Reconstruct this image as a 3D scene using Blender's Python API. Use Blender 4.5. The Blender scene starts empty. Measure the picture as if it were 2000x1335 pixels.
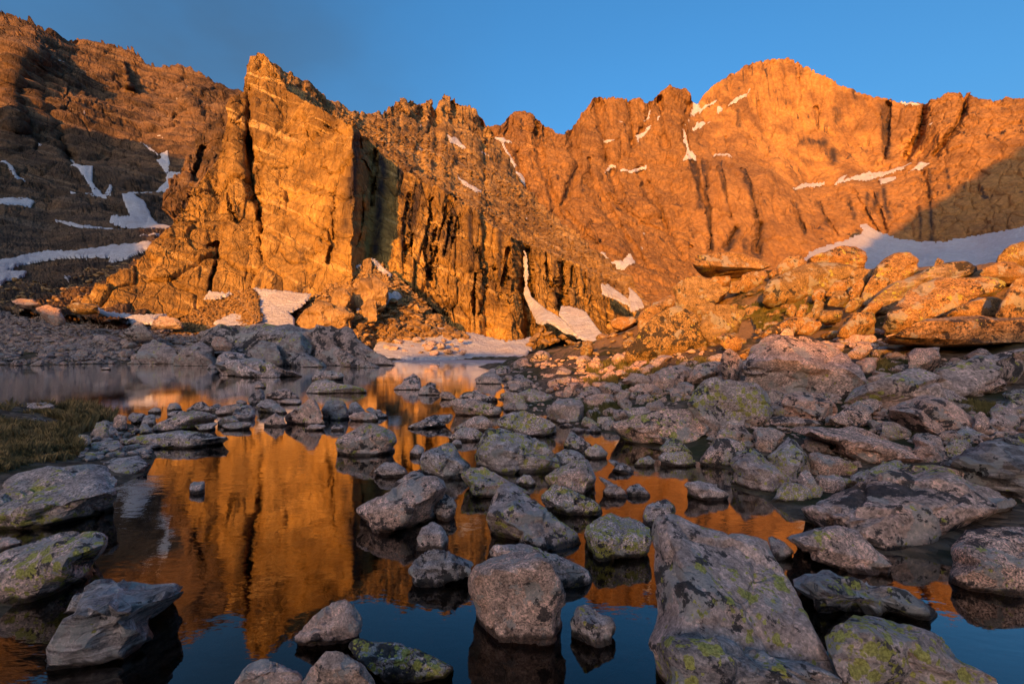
import bpy, bmesh, math, random
import numpy as np

# ------------------------------------------------------------------ camera, sky, sun, exposure
FPX, HOR, CAMZ = 889.0, 688.0, 1.7            # focal length (in 2000-wide pixels), horizon row, eye height above the lake
SUN_AZ, SUN_EL = math.radians(20.0), math.radians(9.0)   # light travels forward and to the right, low
scene = bpy.context.scene
cam_data = bpy.data.cameras.new("camera")
cam = bpy.data.objects.new("camera", cam_data)
scene.collection.objects.link(cam)
cam.location = (0, 0, CAMZ)
cam.rotation_euler = (math.pi / 2, 0, 0)
cam_data.sensor_width = 36.0
cam_data.lens = 36.0 * FPX / 2000.0
cam_data.shift_y = (HOR - 667.5) / 2000.0
cam_data.clip_start = 0.05
cam_data.clip_end = 6000.0
scene.camera = cam

world = bpy.data.worlds.new("World")
scene.world = world
world.use_nodes = True
wn, wl = world.node_tree.nodes, world.node_tree.links
wn.clear()
w_out = wn.new("ShaderNodeOutputWorld")
w_bg = wn.new("ShaderNodeBackground")
w_sky = wn.new("ShaderNodeTexSky")
w_sky.sky_type = 'NISHITA'
w_sky.sun_disc = False
w_sky.sun_elevation = SUN_EL
# the sun stands behind the camera on the left: direction to the sun is (-sin az, -cos az)
w_sky.sun_rotation = math.atan2(-math.sin(SUN_AZ), -math.cos(SUN_AZ))
w_sky.altitude = 0.0
w_sky.air_density = 1.0
w_sky.dust_density = 8.0
w_sky.ozone_density = 4.5
w_bg.inputs[1].default_value = 0.15
# thin veil of cloud in the sky
w_tc = wn.new("ShaderNodeTexCoord")
w_map = wn.new("ShaderNodeMapping"); w_map.inputs[3].default_value = (1.6, 1.6, 3.2)
w_noise = wn.new("ShaderNodeTexNoise"); w_noise.inputs[2].default_value = 1.15; w_noise.inputs[3].default_value = 5.0
w_ramp = wn.new("ShaderNodeValToRGB")
w_ramp.color_ramp.elements[0].position = 0.30; w_ramp.color_ramp.elements[0].color = (0, 0, 0, 1)
w_ramp.color_ramp.elements[1].position = 0.62; w_ramp.color_ramp.elements[1].color = (1, 1, 1, 1)
w_mul = wn.new("ShaderNodeMath"); w_mul.operation = 'MULTIPLY'; w_mul.inputs[1].default_value = 1.0
w_mix = wn.new("ShaderNodeMixRGB"); w_mix.blend_type = 'MIX'
w_sat = wn.new("ShaderNodeHueSaturation"); w_sat.inputs[1].default_value = 1.1; w_sat.inputs[2].default_value = 0.93; w_sat.inputs[0].default_value = 0.492
w_cl = wn.new("ShaderNodeMixRGB"); w_cl.blend_type = 'MULTIPLY'; w_cl.inputs[0].default_value = 1.0
w_cl.inputs[2].default_value = (1.02, 0.66, 0.58, 1)
wl.new(w_tc.outputs['Generated'], w_map.inputs[0]); wl.new(w_map.outputs[0], w_noise.inputs[0])
wl.new(w_noise.outputs[0], w_ramp.inputs[0]); wl.new(w_ramp.outputs[0], w_mul.inputs[0])
wl.new(w_sky.outputs[0], w_sat.inputs[4])
wl.new(w_sat.outputs[0], w_cl.inputs[1])
w_sep = wn.new("ShaderNodeSeparateXYZ"); w_side = wn.new("ShaderNodeMapRange")
w_side.inputs[1].default_value = 0.0; w_side.inputs[2].default_value = -0.45; w_side.inputs[3].default_value = 0.1; w_side.inputs[4].default_value = 1.0
w_m2 = wn.new("ShaderNodeMath"); w_m2.operation = 'MULTIPLY'
wl.new(w_tc.outputs['Generated'], w_sep.inputs[0]); wl.new(w_sep.outputs[0], w_side.inputs[0])
wl.new(w_mul.outputs[0], w_m2.inputs[0]); wl.new(w_side.outputs[0], w_m2.inputs[1])
wl.new(w_m2.outputs[0], w_mix.inputs[0]); wl.new(w_sat.outputs[0], w_mix.inputs[1]); wl.new(w_cl.outputs[0], w_mix.inputs[2])
wl.new(w_mix.outputs[0], w_bg.inputs[0]); wl.new(w_bg.outputs[0], w_out.inputs[0])

sun_data = bpy.data.lights.new("sun", 'SUN')
sun_data.energy = 2.9
sun_data.angle = math.radians(0.5)
sun_data.color = (1.0, 0.39, 0.03)
sun = bpy.data.objects.new("sun", sun_data)
scene.collection.objects.link(sun)
sun.location = (-60, -160, 60)
sun.rotation_euler = (math.pi / 2 - SUN_EL, 0, -SUN_AZ)

scene.view_settings.view_transform = 'Standard'
scene.view_settings.look = 'None'
scene.view_settings.gamma = 1.0
scene.view_settings.use_curve_mapping = False
scene.view_settings.exposure = 1.58
scene.render.engine = 'CYCLES'
scene.cycles.max_bounces = 6
scene.cycles.transparent_max_bounces = 8

rng = np.random.default_rng(7)
random.seed(7)

# ------------------------------------------------------------------ maths helpers
def unproject(px, py, d):
    px, py, d = np.broadcast_arrays(np.asarray(px, float), np.asarray(py, float), np.asarray(d, float))
    return np.stack([(px - 1000.0) * d / FPX, d, CAMZ + (HOR - py) * d / FPX], -1)

def _hash(ix, iy, iz, seed):
    h = (ix.astype(np.uint32) * np.uint32(73856093)) ^ (iy.astype(np.uint32) * np.uint32(19349663)) \
        ^ (iz.astype(np.uint32) * np.uint32(83492791)) ^ np.uint32((seed * 2654435761) & 0xffffffff)
    h ^= h >> np.uint32(13); h *= np.uint32(0x5bd1e995); h ^= h >> np.uint32(15); h *= np.uint32(0x27d4eb2d); h ^= h >> np.uint32(15)
    return h.astype(np.float64) / 4294967295.0

def vnoise(p, seed=0):
    i = np.floor(p).astype(np.int64); f = p - i
    w = f * f * f * (f * (f * 6 - 15) + 10)
    out = 0.0
    for dx in (0, 1):
        wx = w[..., 0] if dx else 1 - w[..., 0]
        for dy in (0, 1):
            wy = w[..., 1] if dy else 1 - w[..., 1]
            for dz in (0, 1):
                wz = w[..., 2] if dz else 1 - w[..., 2]
                out = out + wx * wy * wz * _hash(i[..., 0] + dx, i[..., 1] + dy, i[..., 2] + dz, seed)
    return out * 2 - 1

_ROT = np.array([[0.36, 0.48, -0.8], [-0.8, 0.6, 0.0], [0.48, 0.64, 0.6]])
def fbm(p, octaves=4, seed=0, gain=0.5):
    s, a, t = 0.0, 1.0, 0.0
    for o in range(octaves):
        s = s + a * vnoise(p, seed + o * 17); t += a
        p = (p @ _ROT.T) * 2.03; a *= gain
    return s / t

def ridged(p, octaves=4, seed=0):
    s, a, t = 0.0, 1.0, 0.0
    for o in range(octaves):
        s = s + a * (1 - np.abs(vnoise(p, seed + o * 31)) * 2); t += a
        p = (p @ _ROT.T) * 2.1; a *= 0.5
    return s / t

def worley(p, seed=0):
    i = np.floor(p).astype(np.int64); f = p - i
    f1 = np.full(p.shape[:-1], 9.0); f2 = f1.copy(); cid = np.zeros_like(f1)
    for dx in (-1, 0, 1):
        for dy in (-1, 0, 1):
            for dz in (-1, 0, 1):
                cx, cy, cz = i[..., 0] + dx, i[..., 1] + dy, i[..., 2] + dz
                h = _hash(cx, cy, cz, seed)
                ox = h; oy = (h * 917.13) % 1.0; oz = (h * 4177.7) % 1.0
                dd = (dx + ox - f[..., 0]) ** 2 + (dy + oy - f[..., 1]) ** 2 + (dz + oz - f[..., 2]) ** 2
                near = dd < f1
                f2 = np.where(near, f1, np.minimum(f2, dd)); cid = np.where(near, (h * 7919.3) % 1.0, cid); f1 = np.where(near, dd, f1)
    return cid, np.sqrt(f1), np.sqrt(f2)

class RBF:                                     # linear-kernel scattered interpolation
    def __init__(self, pts, vals):
        self.p = np.asarray(pts, float); n = len(self.p); k = self.p.shape[1]
        r = np.linalg.norm(self.p[:, None] - self.p[None], axis=-1)
        A = np.zeros((n + k + 1, n + k + 1)); A[:n, :n] = r + 1e-6 * np.eye(n)
        A[:n, n] = 1; A[n, :n] = 1; A[:n, n + 1:] = self.p; A[n + 1:, :n] = self.p.T
        self.w = np.linalg.solve(A, np.concatenate([np.asarray(vals, float), np.zeros(k + 1)])); self.n = n
    def __call__(self, q):
        q = np.asarray(q, float); sh = q.shape[:-1]; q = q.reshape(-1, q.shape[-1]); out = np.zeros(len(q))
        for s in range(0, len(q), 40000):
            b = q[s:s + 40000]
            r = np.sqrt(np.maximum(((b ** 2).sum(1)[:, None] + (self.p ** 2).sum(1)[None] - 2 * b @ self.p.T), 0))
            out[s:s + 40000] = r @ self.w[:self.n] + self.w[self.n] + b @ self.w[self.n + 1:]
        return out.reshape(sh)

def poly_mask(px, py, poly):
    poly = np.asarray(poly, float); inside = np.zeros(px.shape, bool); j = len(poly) - 1
    for i in range(len(poly)):
        xi, yi = poly[i]; xj, yj = poly[j]
        c = ((yi > py) != (yj > py)) & (px < (xj - xi) * (py - yi) / (yj - yi + 1e-12) + xi)
        inside ^= c; j = i
    return inside

def line_dist(px, py, line):
    best = np.full(px.shape, 1e9)
    for (x0, y0), (x1, y1) in zip(line[:-1], line[1:]):
        dx, dy = x1 - x0, y1 - y0
        t = np.clip(((px - x0) * dx + (py - y0) * dy) / (dx * dx + dy * dy + 1e-9), 0, 1)
        best = np.minimum(best, np.hypot(px - x0 - t * dx, py - y0 - t * dy))
    return best

CROP = {'A': (400, 680, .20222), 'B': (750, 680, .20222), 'C': (1100, 680, .225), 'D': (1500, 700, .25471), 'E': (0, 880, .34083),
        'F': (450, 880, .34083), 'G': (850, 850, .36337), 'H': (1250, 940, .29586), 'I': (1500, 940, .29586), 'J': (1300, 740, .2),
        'K': (1100, 450, .26224), 'L': (1500, 450, .29958), 'M': (0, 560, .25471), 'N': (400, 80, .46425), 'O': (700, 150, .42705),
        'Q': (1100, 80, .35945), 'S': (1500, 80, .35945), 'T': (0, 0, .52411), 'P': (0, 0, 1.0), 'U': (0, 480, .5)}
def pts(crop, text):
    x0, y0, k = CROP[crop]
    return [(x0 + k * float(a.split(',')[0]), y0 + k * float(a.split(',')[1])) for a in text.split()]

# ------------------------------------------------------------------ scene helpers
COL = scene.collection
def mesh_data(name, v, faces, smooth=True):
    v = np.ascontiguousarray(v, dtype=np.float32).reshape(-1, 3); faces = np.ascontiguousarray(faces, dtype=np.int32)
    n, k = faces.shape
    me = bpy.data.meshes.new(name)
    me.vertices.add(len(v)); me.vertices.foreach_set('co', v.ravel())
    me.loops.add(n * k); me.loops.foreach_set('vertex_index', faces.ravel())
    me.polygons.add(n); me.polygons.foreach_set('loop_start', np.arange(0, n * k, k, dtype=np.int32))
    me.update(calc_edges=True)
    me.polygons.foreach_set('use_smooth', np.full(n, smooth))
    return me

def link(name, me, mat, parent=None, loc=None):
    o = bpy.data.objects.new(name, me); COL.objects.link(o)
    if mat and me is not None and not me.materials: me.materials.append(mat)
    if loc is not None: o.location = loc
    if parent: o.parent = parent
    return o

def tag(o, label=None, cat=None, group=None, kind=None):
    if label: o['label'] = label
    if cat: o['category'] = cat
    if group: o['group'] = group
    if kind: o['kind'] = kind
    return o

def grid_faces(ny, nx):
    a = np.arange(ny * nx).reshape(ny, nx)
    return np.stack([a[:-1, :-1], a[:-1, 1:], a[1:, 1:], a[1:, :-1]], -1).reshape(-1, 4)

def grid_normals(P):
    du = np.gradient(P, axis=1); dv = np.gradient(P, axis=0)
    n = np.cross(du, dv); n /= np.linalg.norm(n, axis=-1, keepdims=True) + 1e-9
    return n

# ------------------------------------------------------------------ materials
class NT:
    def __init__(self, name):
        self.m = bpy.data.materials.new(name); self.m.use_nodes = True
        self.t = self.m.node_tree; self.t.nodes.clear()
    def n(self, typ, ins=None, **props):
        nd = self.t.nodes.new(typ)
        for k, v in props.items(): setattr(nd, k, v)
        for k, v in (ins or {}).items():
            if isinstance(v, bpy.types.NodeSocket): self.t.links.new(v, nd.inputs[k])
            else: nd.inputs[k].default_value = v
        return nd
    def math(self, op, a, b=0.0, clamp=False):
        return self.n('ShaderNodeMath', {0: a, 1: b}, operation=op, use_clamp=clamp).outputs[0]
    def mix(self, f, a, b, mode='MIX'):
        return self.n('ShaderNodeMixRGB', {0: f, 1: a, 2: b}, blend_type=mode).outputs[0]
    def noise(self, vec, scale, detail=4.0, rough=0.55, dist=0.0):
        return self.n('ShaderNodeTexNoise', {'Vector': vec, 'Scale': scale, 'Detail': detail, 'Roughness': rough, 'Distortion': dist}).outputs[0]
    def step(self, v, lo, hi, a=0.0, b=1.0):
        return self.n('ShaderNodeMapRange', {0: v, 1: lo, 2: hi, 3: a, 4: b}, interpolation_type='SMOOTHSTEP').outputs[0]
    def mapping(self, vec, scale=(1, 1, 1), rot=(0, 0, 0)):
        return self.n('ShaderNodeMapping', {0: vec, 2: rot, 3: scale}).outputs[0]
    def done(self, shader):
        self.n('ShaderNodeOutputMaterial', {0: shader}); return self.m

def near_rock_material(name="lichen_granite", grey=(0.55, 0.425, 0.375, 1), warm=(0.62, 0.385, 0.275, 1)):
    T = NT(name)
    oi = T.n('ShaderNodeObjectInfo')
    sep = T.n('ShaderNodeSeparateColor', {0: oi.outputs['Color']})
    lich, pink, gneiss = sep.outputs[0], sep.outputs[1], sep.outputs[2]
    dark = oi.outputs['Alpha']
    off = T.math('MULTIPLY', oi.outputs['Random'], 57.0)
    co = T.n('ShaderNodeVectorMath', {0: T.n('ShaderNodeTexCoord').outputs['Object'], 1: T.n('ShaderNodeCombineXYZ', {0: off, 1: off, 2: off}).outputs[0]}, operation='ADD').outputs[0]
    tx = T.n('ShaderNodeAttribute', attribute_type='OBJECT', attribute_name='grain').outputs['Fac']
    tx = T.math('MAXIMUM', tx, 0.05)
    co = T.n('ShaderNodeVectorMath', {0: co, 3: tx}, operation='SCALE').outputs[0]
    big = T.noise(co, 1.7, 3.0)
    mid = T.noise(co, 9.0, 5.0)
    fine = T.noise(co, 75.0, 3.0, 0.7)
    grain = T.n('ShaderNodeTexVoronoi', {'Vector': co, 'Scale': 95.0}).outputs['Color']
    grain = T.n('ShaderNodeSeparateColor', {0: grain}).outputs[0]
    pk = T.math('ADD', pink, T.math('MULTIPLY', T.math('SUBTRACT', big, 0.5), 0.9), True)
    base = T.mix(pk, grey, warm)
    base = T.mix(1.0, base, T.mix(T.math('FRACT', T.math('MULTIPLY', oi.outputs['Random'], 7.3)), (1.08, 0.97, 0.90, 1), (0.80, 0.86, 0.90, 1)), 'MULTIPLY')
    # mineral grain
    sp = T.math('ADD', T.math('MULTIPLY', grain, 0.75), T.math('MULTIPLY', fine, 1.0))
    sp = T.math('ADD', T.math('MULTIPLY', T.math('SUBTRACT', sp, 0.87), T.math('ADD', 0.6, T.math('MULTIPLY', oi.outputs['Random'], 1.5))), 1.0)
    sp = T.math('MULTIPLY', sp, T.step(T.noise(co, 30.0, 4.0, 0.7), 0.32, 0.68, 0.72, 1.28))
    base = T.n('ShaderNodeVectorMath', {0: base, 1: T.n('ShaderNodeCombineXYZ', {0: sp, 1: sp, 2: sp}).outputs[0]}, operation='MULTIPLY').outputs[0]
    # banded gneiss
    wv = T.noise(T.mapping(co, (2.2, 2.2, 26.0), (0.5, 0.6, 0.3)), 1.0, 6.0, 0.62, 0.6)
    band = T.mix(T.step(wv, 0.40, 0.62), (0.11, 0.095, 0.088, 1), (0.56, 0.48, 0.43, 1))
    base = T.mix(T.math('MULTIPLY', gneiss, 0.85), base, band)
    # broad stains
    st = T.step(mid, 0.35, 0.7, 0.72, 1.25)
    base = T.n('ShaderNodeVectorMath', {0: base, 1: T.n('ShaderNodeCombineXYZ', {0: st, 1: st, 2: st}).outputs[0]}, operation='MULTIPLY').outputs[0]
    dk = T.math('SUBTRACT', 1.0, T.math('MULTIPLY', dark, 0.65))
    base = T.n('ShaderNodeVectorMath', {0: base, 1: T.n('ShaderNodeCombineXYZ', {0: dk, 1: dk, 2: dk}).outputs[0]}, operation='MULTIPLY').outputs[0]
    # grey-green crust lichen, black lichen, yellow-green map lichen
    c1 = T.noise(co, 4.2, 6.0, 0.6)
    cr = T.math('MULTIPLY', T.step(c1, 0.55, 0.58), 0.65)
    base = T.mix(cr, base, (0.33, 0.315, 0.28, 1))
    c2 = T.n('ShaderNodeVectorMath', {0: co, 1: (13.1, 7.7, 3.3)}, operation='ADD').outputs[0]
    bl = T.math('ADD', T.noise(c2, 7.5, 7.0, 0.68), T.math('MULTIPLY', T.math('SUBTRACT', T.noise(c2, 1.1, 1.0), 0.5), 0.5))
    bl = T.step(bl, T.math('SUBTRACT', 0.60, T.math('MULTIPLY', lich, 0.03)), 0.62)
    base = T.mix(T.math('MULTIPLY', bl, 0.88), base, (0.022, 0.020, 0.021, 1))
    c3 = T.n('ShaderNodeVectorMath', {0: co, 1: (-5.1, 21.7, 9.3)}, operation='ADD').outputs[0]
    jit = T.n('ShaderNodeTexNoise', {'Vector': c3, 'Scale': 26.0, 'Detail': 5.0, 'Roughness': 0.7}).outputs[1]
    wc = T.n('ShaderNodeVectorMath', {0: c3, 1: T.n('ShaderNodeVectorMath', {0: jit, 3: 0.05}, operation='SCALE').outputs[0]}, operation='ADD').outputs[0]
    zone = T.math('ADD', T.noise(c3, 2.2, 3.0, 0.6), T.math('MULTIPLY', lich, 0.31))
    yl = 0.0
    for sc_, rad in ((15.0, 0.5), (38.0, 0.46)):
        vn = T.n('ShaderNodeTexVoronoi', {'Vector': wc, 'Scale': sc_})
        rnd = T.n('ShaderNodeSeparateColor', {0: vn.outputs[1]}).outputs[1]
        on = T.math('GREATER_THAN', zone, T.math('ADD', 0.62, T.math('MULTIPLY', rnd, 0.34)))
        disc = T.step(vn.outputs[0], rad, rad * 0.86)
        m_ = T.math('MULTIPLY', on, disc)
        yl = m_ if isinstance(yl, float) else T.math('MAXIMUM', yl, m_)
    yc = T.mix(T.step(fine, 0.4, 0.6), (0.27, 0.235, 0.04, 1), (0.52, 0.46, 0.10, 1))
    base = T.mix(T.math('MULTIPLY', yl, 0.9), base, yc)
    # wet foot at the waterline
    pos = T.n('ShaderNodeNewGeometry').outputs['Position']
    z = T.n('ShaderNodeSeparateXYZ', {0: pos}).outputs[2]
    wet = T.step(T.math('ADD', z, T.math('MULTIPLY', T.math('SUBTRACT', mid, 0.5), 0.09)), 0.03, 0.062, 1.0, 0.0)
    base = T.mix(wet, base, T.mix(1.0, base, (0.15, 0.13, 0.115, 1), 'MULTIPLY'))
    rough = T.step(wet, 0.0, 1.0, 0.9, 0.35)
    h = T.math('ADD', T.math('MULTIPLY', T.noise(co, 17.0, 9.0, 0.68), 0.065), T.math('MULTIPLY', fine, 0.008))
    h = T.math('ADD', h, T.math('MULTIPLY', T.math('MULTIPLY', wv, gneiss), 0.05))
    cw = T.n('ShaderNodeVectorMath', {0: co, 1: T.n('ShaderNodeVectorMath', {0: T.n('ShaderNodeTexNoise', {'Vector': co, 'Scale': 3.0, 'Detail': 3.0}).outputs[1], 3: 0.22}, operation='SCALE').outputs[0]}, operation='ADD').outputs[0]
    ck = T.n('ShaderNodeTexVoronoi', {'Vector': T.mapping(cw, (1.0, 1.0, 2.0), (0.3, 0.2, 0)), 'Scale': 1.9}, feature='DISTANCE_TO_EDGE').outputs[0]
    h = T.math('ADD', h, T.math('MULTIPLY', T.math('MULTIPLY', T.step(ck, 0.0, 0.02), T.step(big, 0.42, 0.58)), 0.022))
    bp = T.n('ShaderNodeBump', {'Strength': 1.0, 'Distance': T.math('DIVIDE', 0.5, T.math('POWER', tx, 0.6)), 'Height': h}).outputs[0]
    b = T.n('ShaderNodeBsdfPrincipled', {'Base Color': base, 'Roughness': rough, 'Normal': bp, 'Specular IOR Level': 0.3})
    return T.done(b.outputs[0])

def cliff_material(name, light, darkc, streak, strata, scale=1.0, tilt=0.35, bump=1.0, streakcol=(0.045, 0.032, 0.03, 1), pale=(0.5, 0.38, 0.27, 1)):
    T = NT(name)
    co = T.n('ShaderNodeTexCoord').outputs['Object']
    k = 1.0 / scale
    n0 = T.noise(co, 0.018 * k, 3.0)
    n1 = T.noise(co, 0.09 * k, 6.0, 0.6)
    n2 = T.noise(co, 0.6 * k, 6.0, 0.62)
    f = T.math('ADD', T.math('MULTIPLY', n0, 0.45), T.math('MULTIPLY', n1, 0.65))
    f = T.step(f, 0.42, 0.66)
    base = T.mix(f, darkc, light)
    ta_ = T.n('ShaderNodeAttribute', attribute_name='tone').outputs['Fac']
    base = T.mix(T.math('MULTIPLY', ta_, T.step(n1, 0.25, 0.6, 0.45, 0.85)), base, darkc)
    # tilted bands
    mp = T.mapping(T.mapping(co, (1, 1, 1), (0, tilt, 0)), (0.02 * k, 0.02 * k, 0.36 * k))
    bn = T.noise(mp, 1.0, 8.0, 0.62, 0.35)
    base = T.mix(T.math('MULTIPLY', T.step(bn, 0.55, 0.64), strata), base, pale)
    base = T.mix(T.math('MULTIPLY', T.step(bn, 0.45, 0.37), strata * 0.8), base, darkc)
    # water streaks running down the face
    ms = T.mapping(co, (0.22 * k, 0.22 * k, 0.012 * k))
    sn = T.noise(ms, 1.0, 5.0, 0.6)
    zone = T.step(T.noise(co, 0.03 * k, 2.0), 0.42, 0.62)
    sk = T.math('MULTIPLY', T.math('MULTIPLY', T.step(sn, 0.56, 0.66), zone), streak)
    sa = T.n('ShaderNodeAttribute', attribute_name='stain').outputs['Fac']
    sk = T.math('MAXIMUM', sk, T.math('MULTIPLY', sa, T.step(sn, 0.34, 0.56, 0.45, 1.0)))
    base = T.mix(sk, base, streakcol)
    sp = T.step(n2, 0.3, 0.7, 0.74, 1.2)
    base = T.n('ShaderNodeVectorMath', {0: base, 1: T.n('ShaderNodeCombineXYZ', {0: sp, 1: sp, 2: sp}).outputs[0]}, operation='MULTIPLY').outputs[0]
    cr = T.noise(T.mapping(co, (0.5 * k, 0.5 * k, 0.13 * k)), 1.0, 8.0, 0.65)
    wob = T.n('ShaderNodeTexNoise', {'Vector': co, 'Scale': 0.25 * k, 'Detail': 4.0}).outputs[1]
    vc = T.n('ShaderNodeVectorMath', {0: co, 1: T.n('ShaderNodeVectorMath', {0: wob, 3: 2.2 * scale}, operation='SCALE').outputs[0]}, operation='ADD').outputs[0]
    e1 = T.n('ShaderNodeTexVoronoi', {'Vector': T.mapping(vc, (0.16 * k, 0.16 * k, 0.075 * k), (0.1, 0.25, 0)), 'Scale': 1.0}, feature='DISTANCE_TO_EDGE').outputs[0]
    e2 = T.n('ShaderNodeTexVoronoi', {'Vector': T.mapping(vc, (0.5 * k, 0.5 * k, 0.22 * k), (0, -0.35, 0)), 'Scale': 1.0}, feature='DISTANCE_TO_EDGE').outputs[0]
    h = T.math('ADD', T.math('MULTIPLY', cr, 1.8), T.math('MULTIPLY', n2, 0.7))
    h = T.math('ADD', h, T.math('ADD', T.math('MULTIPLY', T.step(e1, 0.0, 0.035), 0.55), T.math('MULTIPLY', T.step(e2, 0.0, 0.06), 0.22)))
    ra = T.n('ShaderNodeAttribute', attribute_name='smooth').outputs['Fac']
    h = T.math('MULTIPLY', h, T.math('SUBTRACT', 1.0, ra))
    bp = T.n('ShaderNodeBump', {'Strength': 1.0, 'Distance': bump * scale, 'Height': h}).outputs[0]
    b = T.n('ShaderNodeBsdfPrincipled', {'Base Color': base, 'Roughness': 0.92, 'Normal': bp, 'Specular IOR Level': 0.15})
    return T.done(b.outputs[0])

def snow_material():
    T = NT("old_snow")
    co = T.n('ShaderNodeTexCoord').outputs['Object']
    n = T.noise(T.mapping(co, (0.35, 1.6, 0.6), (0, 0, 0.4)), 1.0, 6.0, 0.6)
    d = T.noise(co, 0.12, 4.0)
    c = T.mix(T.step(n, 0.35, 0.7), (0.42, 0.385, 0.38, 1), (0.62, 0.585, 0.58, 1))
    c = T.mix(T.math('MULTIPLY', T.step(d, 0.50, 0.66), 0.5), c, (0.42, 0.35, 0.33, 1))
    h = T.math('ADD', T.math('MULTIPLY', n, 0.7), T.noise(co, 1.5, 6.0, 0.6))
    bp = T.n('ShaderNodeBump', {'Strength': 0.8, 'Distance': 0.7, 'Height': h}).outputs[0]
    b = T.n('ShaderNodeBsdfPrincipled', {'Base Color': c, 'Roughness': 0.75, 'Normal': bp, 'Specular IOR Level': 0.2})
    return T.done(b.outputs[0])

def ground_material():
    T = NT("gravel_and_turf")
    co = T.n('ShaderNodeTexCoord').outputs['Object']
    n1 = T.noise(co, 0.55, 6.0, 0.6); n2 = T.noise(co, 7.0, 6.0, 0.65)
    v = T.n('ShaderNodeTexVoronoi', {'Vector': co, 'Scale': 9.0}).outputs
    vc = T.n('ShaderNodeSeparateColor', {0: v[1]}).outputs[0]
    grav = T.mix(vc, (0.06, 0.042, 0.03, 1), (0.22, 0.15, 0.10, 1))
    turf = T.mix(n2, (0.028, 0.026, 0.010, 1), (0.085, 0.072, 0.028, 1))
    base = T.mix(T.step(n1, 0.47, 0.56), grav, turf)
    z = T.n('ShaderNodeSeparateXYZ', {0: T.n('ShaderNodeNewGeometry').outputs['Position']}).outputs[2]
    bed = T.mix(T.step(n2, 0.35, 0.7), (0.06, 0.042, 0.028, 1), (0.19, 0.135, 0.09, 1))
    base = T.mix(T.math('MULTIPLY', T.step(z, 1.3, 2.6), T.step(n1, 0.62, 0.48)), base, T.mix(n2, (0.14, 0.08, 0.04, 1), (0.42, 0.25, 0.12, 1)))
    base = T.mix(T.step(z, -0.02, 0.05), bed, base)
    h = T.math('ADD', T.math('MULTIPLY', v[0], -0.5), T.math('MULTIPLY', n2, 0.8))
    bp = T.n('ShaderNodeBump', {'Strength': 0.8, 'Distance': 0.12, 'Height': h}).outputs[0]
    b = T.n('ShaderNodeBsdfPrincipled', {'Base Color': base, 'Roughness': 0.95, 'Normal': bp, 'Specular IOR Level': 0.15})
    return T.done(b.outputs[0])

def water_material():
    T = NT("lake_water")
    co = T.n('ShaderNodeTexCoord').outputs['Object']
    a = T.noise(T.mapping(co, (1.0, 1.9, 1.0), (0, 0, 0.25)), 2.1, 4.0, 0.55, 0.4)
    c = T.noise(T.mapping(co, (1.0, 2.6, 1.0), (0, 0, -0.2)), 9.0, 3.0, 0.5)
    gust = T.step(T.noise(co, 0.16, 2.0), 0.40, 0.66, 0.25, 1.0)
    h = T.math('MULTIPLY', T.math('ADD', T.math('MULTIPLY', a, 1.0), T.math('MULTIPLY', c, 0.13)), gust)
    bp = T.n('ShaderNodeBump', {'Strength': 1.0, 'Distance': 0.005, 'Height': h}).outputs[0]
    lw = T.n('ShaderNodeLayerWeight', {'Blend': 0.5, 'Normal': bp}).outputs['Facing']
    fr = T.math('ADD', T.math('MULTIPLY', T.math('POWER', lw, 3.3), 1.15), 0.01, True)
    gl = T.n('ShaderNodeBsdfGlossy', {'Color': (1, 1, 1, 1), 'Roughness': 0.015, 'Normal': bp})
    tr = T.n('ShaderNodeBsdfTransparent', {'Color': (0.25, 0.19, 0.12, 1)})
    mx = T.n('ShaderNodeMixShader', {0: fr, 1: tr.outputs[0], 2: gl.outputs[0]})
    return T.done(mx.outputs[0])

def plain_material(name, c1, c2, scale, rough=0.9):
    T = NT(name)
    n = T.noise(T.n('ShaderNodeTexCoord').outputs['Object'], scale, 4.0)
    b = T.n('ShaderNodeBsdfPrincipled', {'Base Color': T.mix(T.step(n, 0.35, 0.65), c1, c2), 'Roughness': rough, 'Specular IOR Level': 0.2})
    return T.done(b.outputs[0])

M_ROCK = near_rock_material()
M_ROCK_SUN = near_rock_material("sun_tinted_granite", (0.25, 0.155, 0.07, 1), (0.38, 0.205, 0.07, 1))  # granite again for the sunlit hill, orange sunlight put into its colour
M_SNOW = snow_material()
M_GROUND = ground_material()
M_WATER = water_material()
M_BUTT = cliff_material("golden_granite", (0.50, 0.285, 0.075, 1), (0.19, 0.105, 0.035, 1), 0.9, 0.75, 1.0, -0.46, 0.9, pale=(0.60, 0.38, 0.14, 1))
M_RAMP = cliff_material("broken_talus", (0.40, 0.235, 0.085, 1), (0.17, 0.095, 0.04, 1), 0.2, 0.25, 0.8, -0.5, 0.8)
M_WALL = cliff_material("red_granite", (0.45, 0.225, 0.07, 1), (0.19, 0.095, 0.04, 1), 0.95, 0.14, 2.2, -0.3, 0.8, pale=(0.54, 0.31, 0.12, 1))
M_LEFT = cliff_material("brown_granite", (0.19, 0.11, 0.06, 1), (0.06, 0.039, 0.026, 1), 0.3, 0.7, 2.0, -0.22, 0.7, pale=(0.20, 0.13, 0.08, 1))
M_TALUS = cliff_material("talus_rock", (0.42, 0.26, 0.115, 1), (0.20, 0.12, 0.055, 1), 0.0, 0.2, 0.5, 0.3, 0.5)
M_GRASS = plain_material("dry_grass", (0.17, 0.12, 0.045, 1), (0.36, 0.24, 0.10, 1), 3.0)
M_TURF = plain_material("green_turf", (0.07, 0.07, 0.02, 1), (0.17, 0.135, 0.045, 1), 1.2)
M_FLOWER = plain_material("yellow_petals", (0.75, 0.5, 0.02, 1), (0.85, 0.62, 0.04, 1), 5.0)
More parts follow.
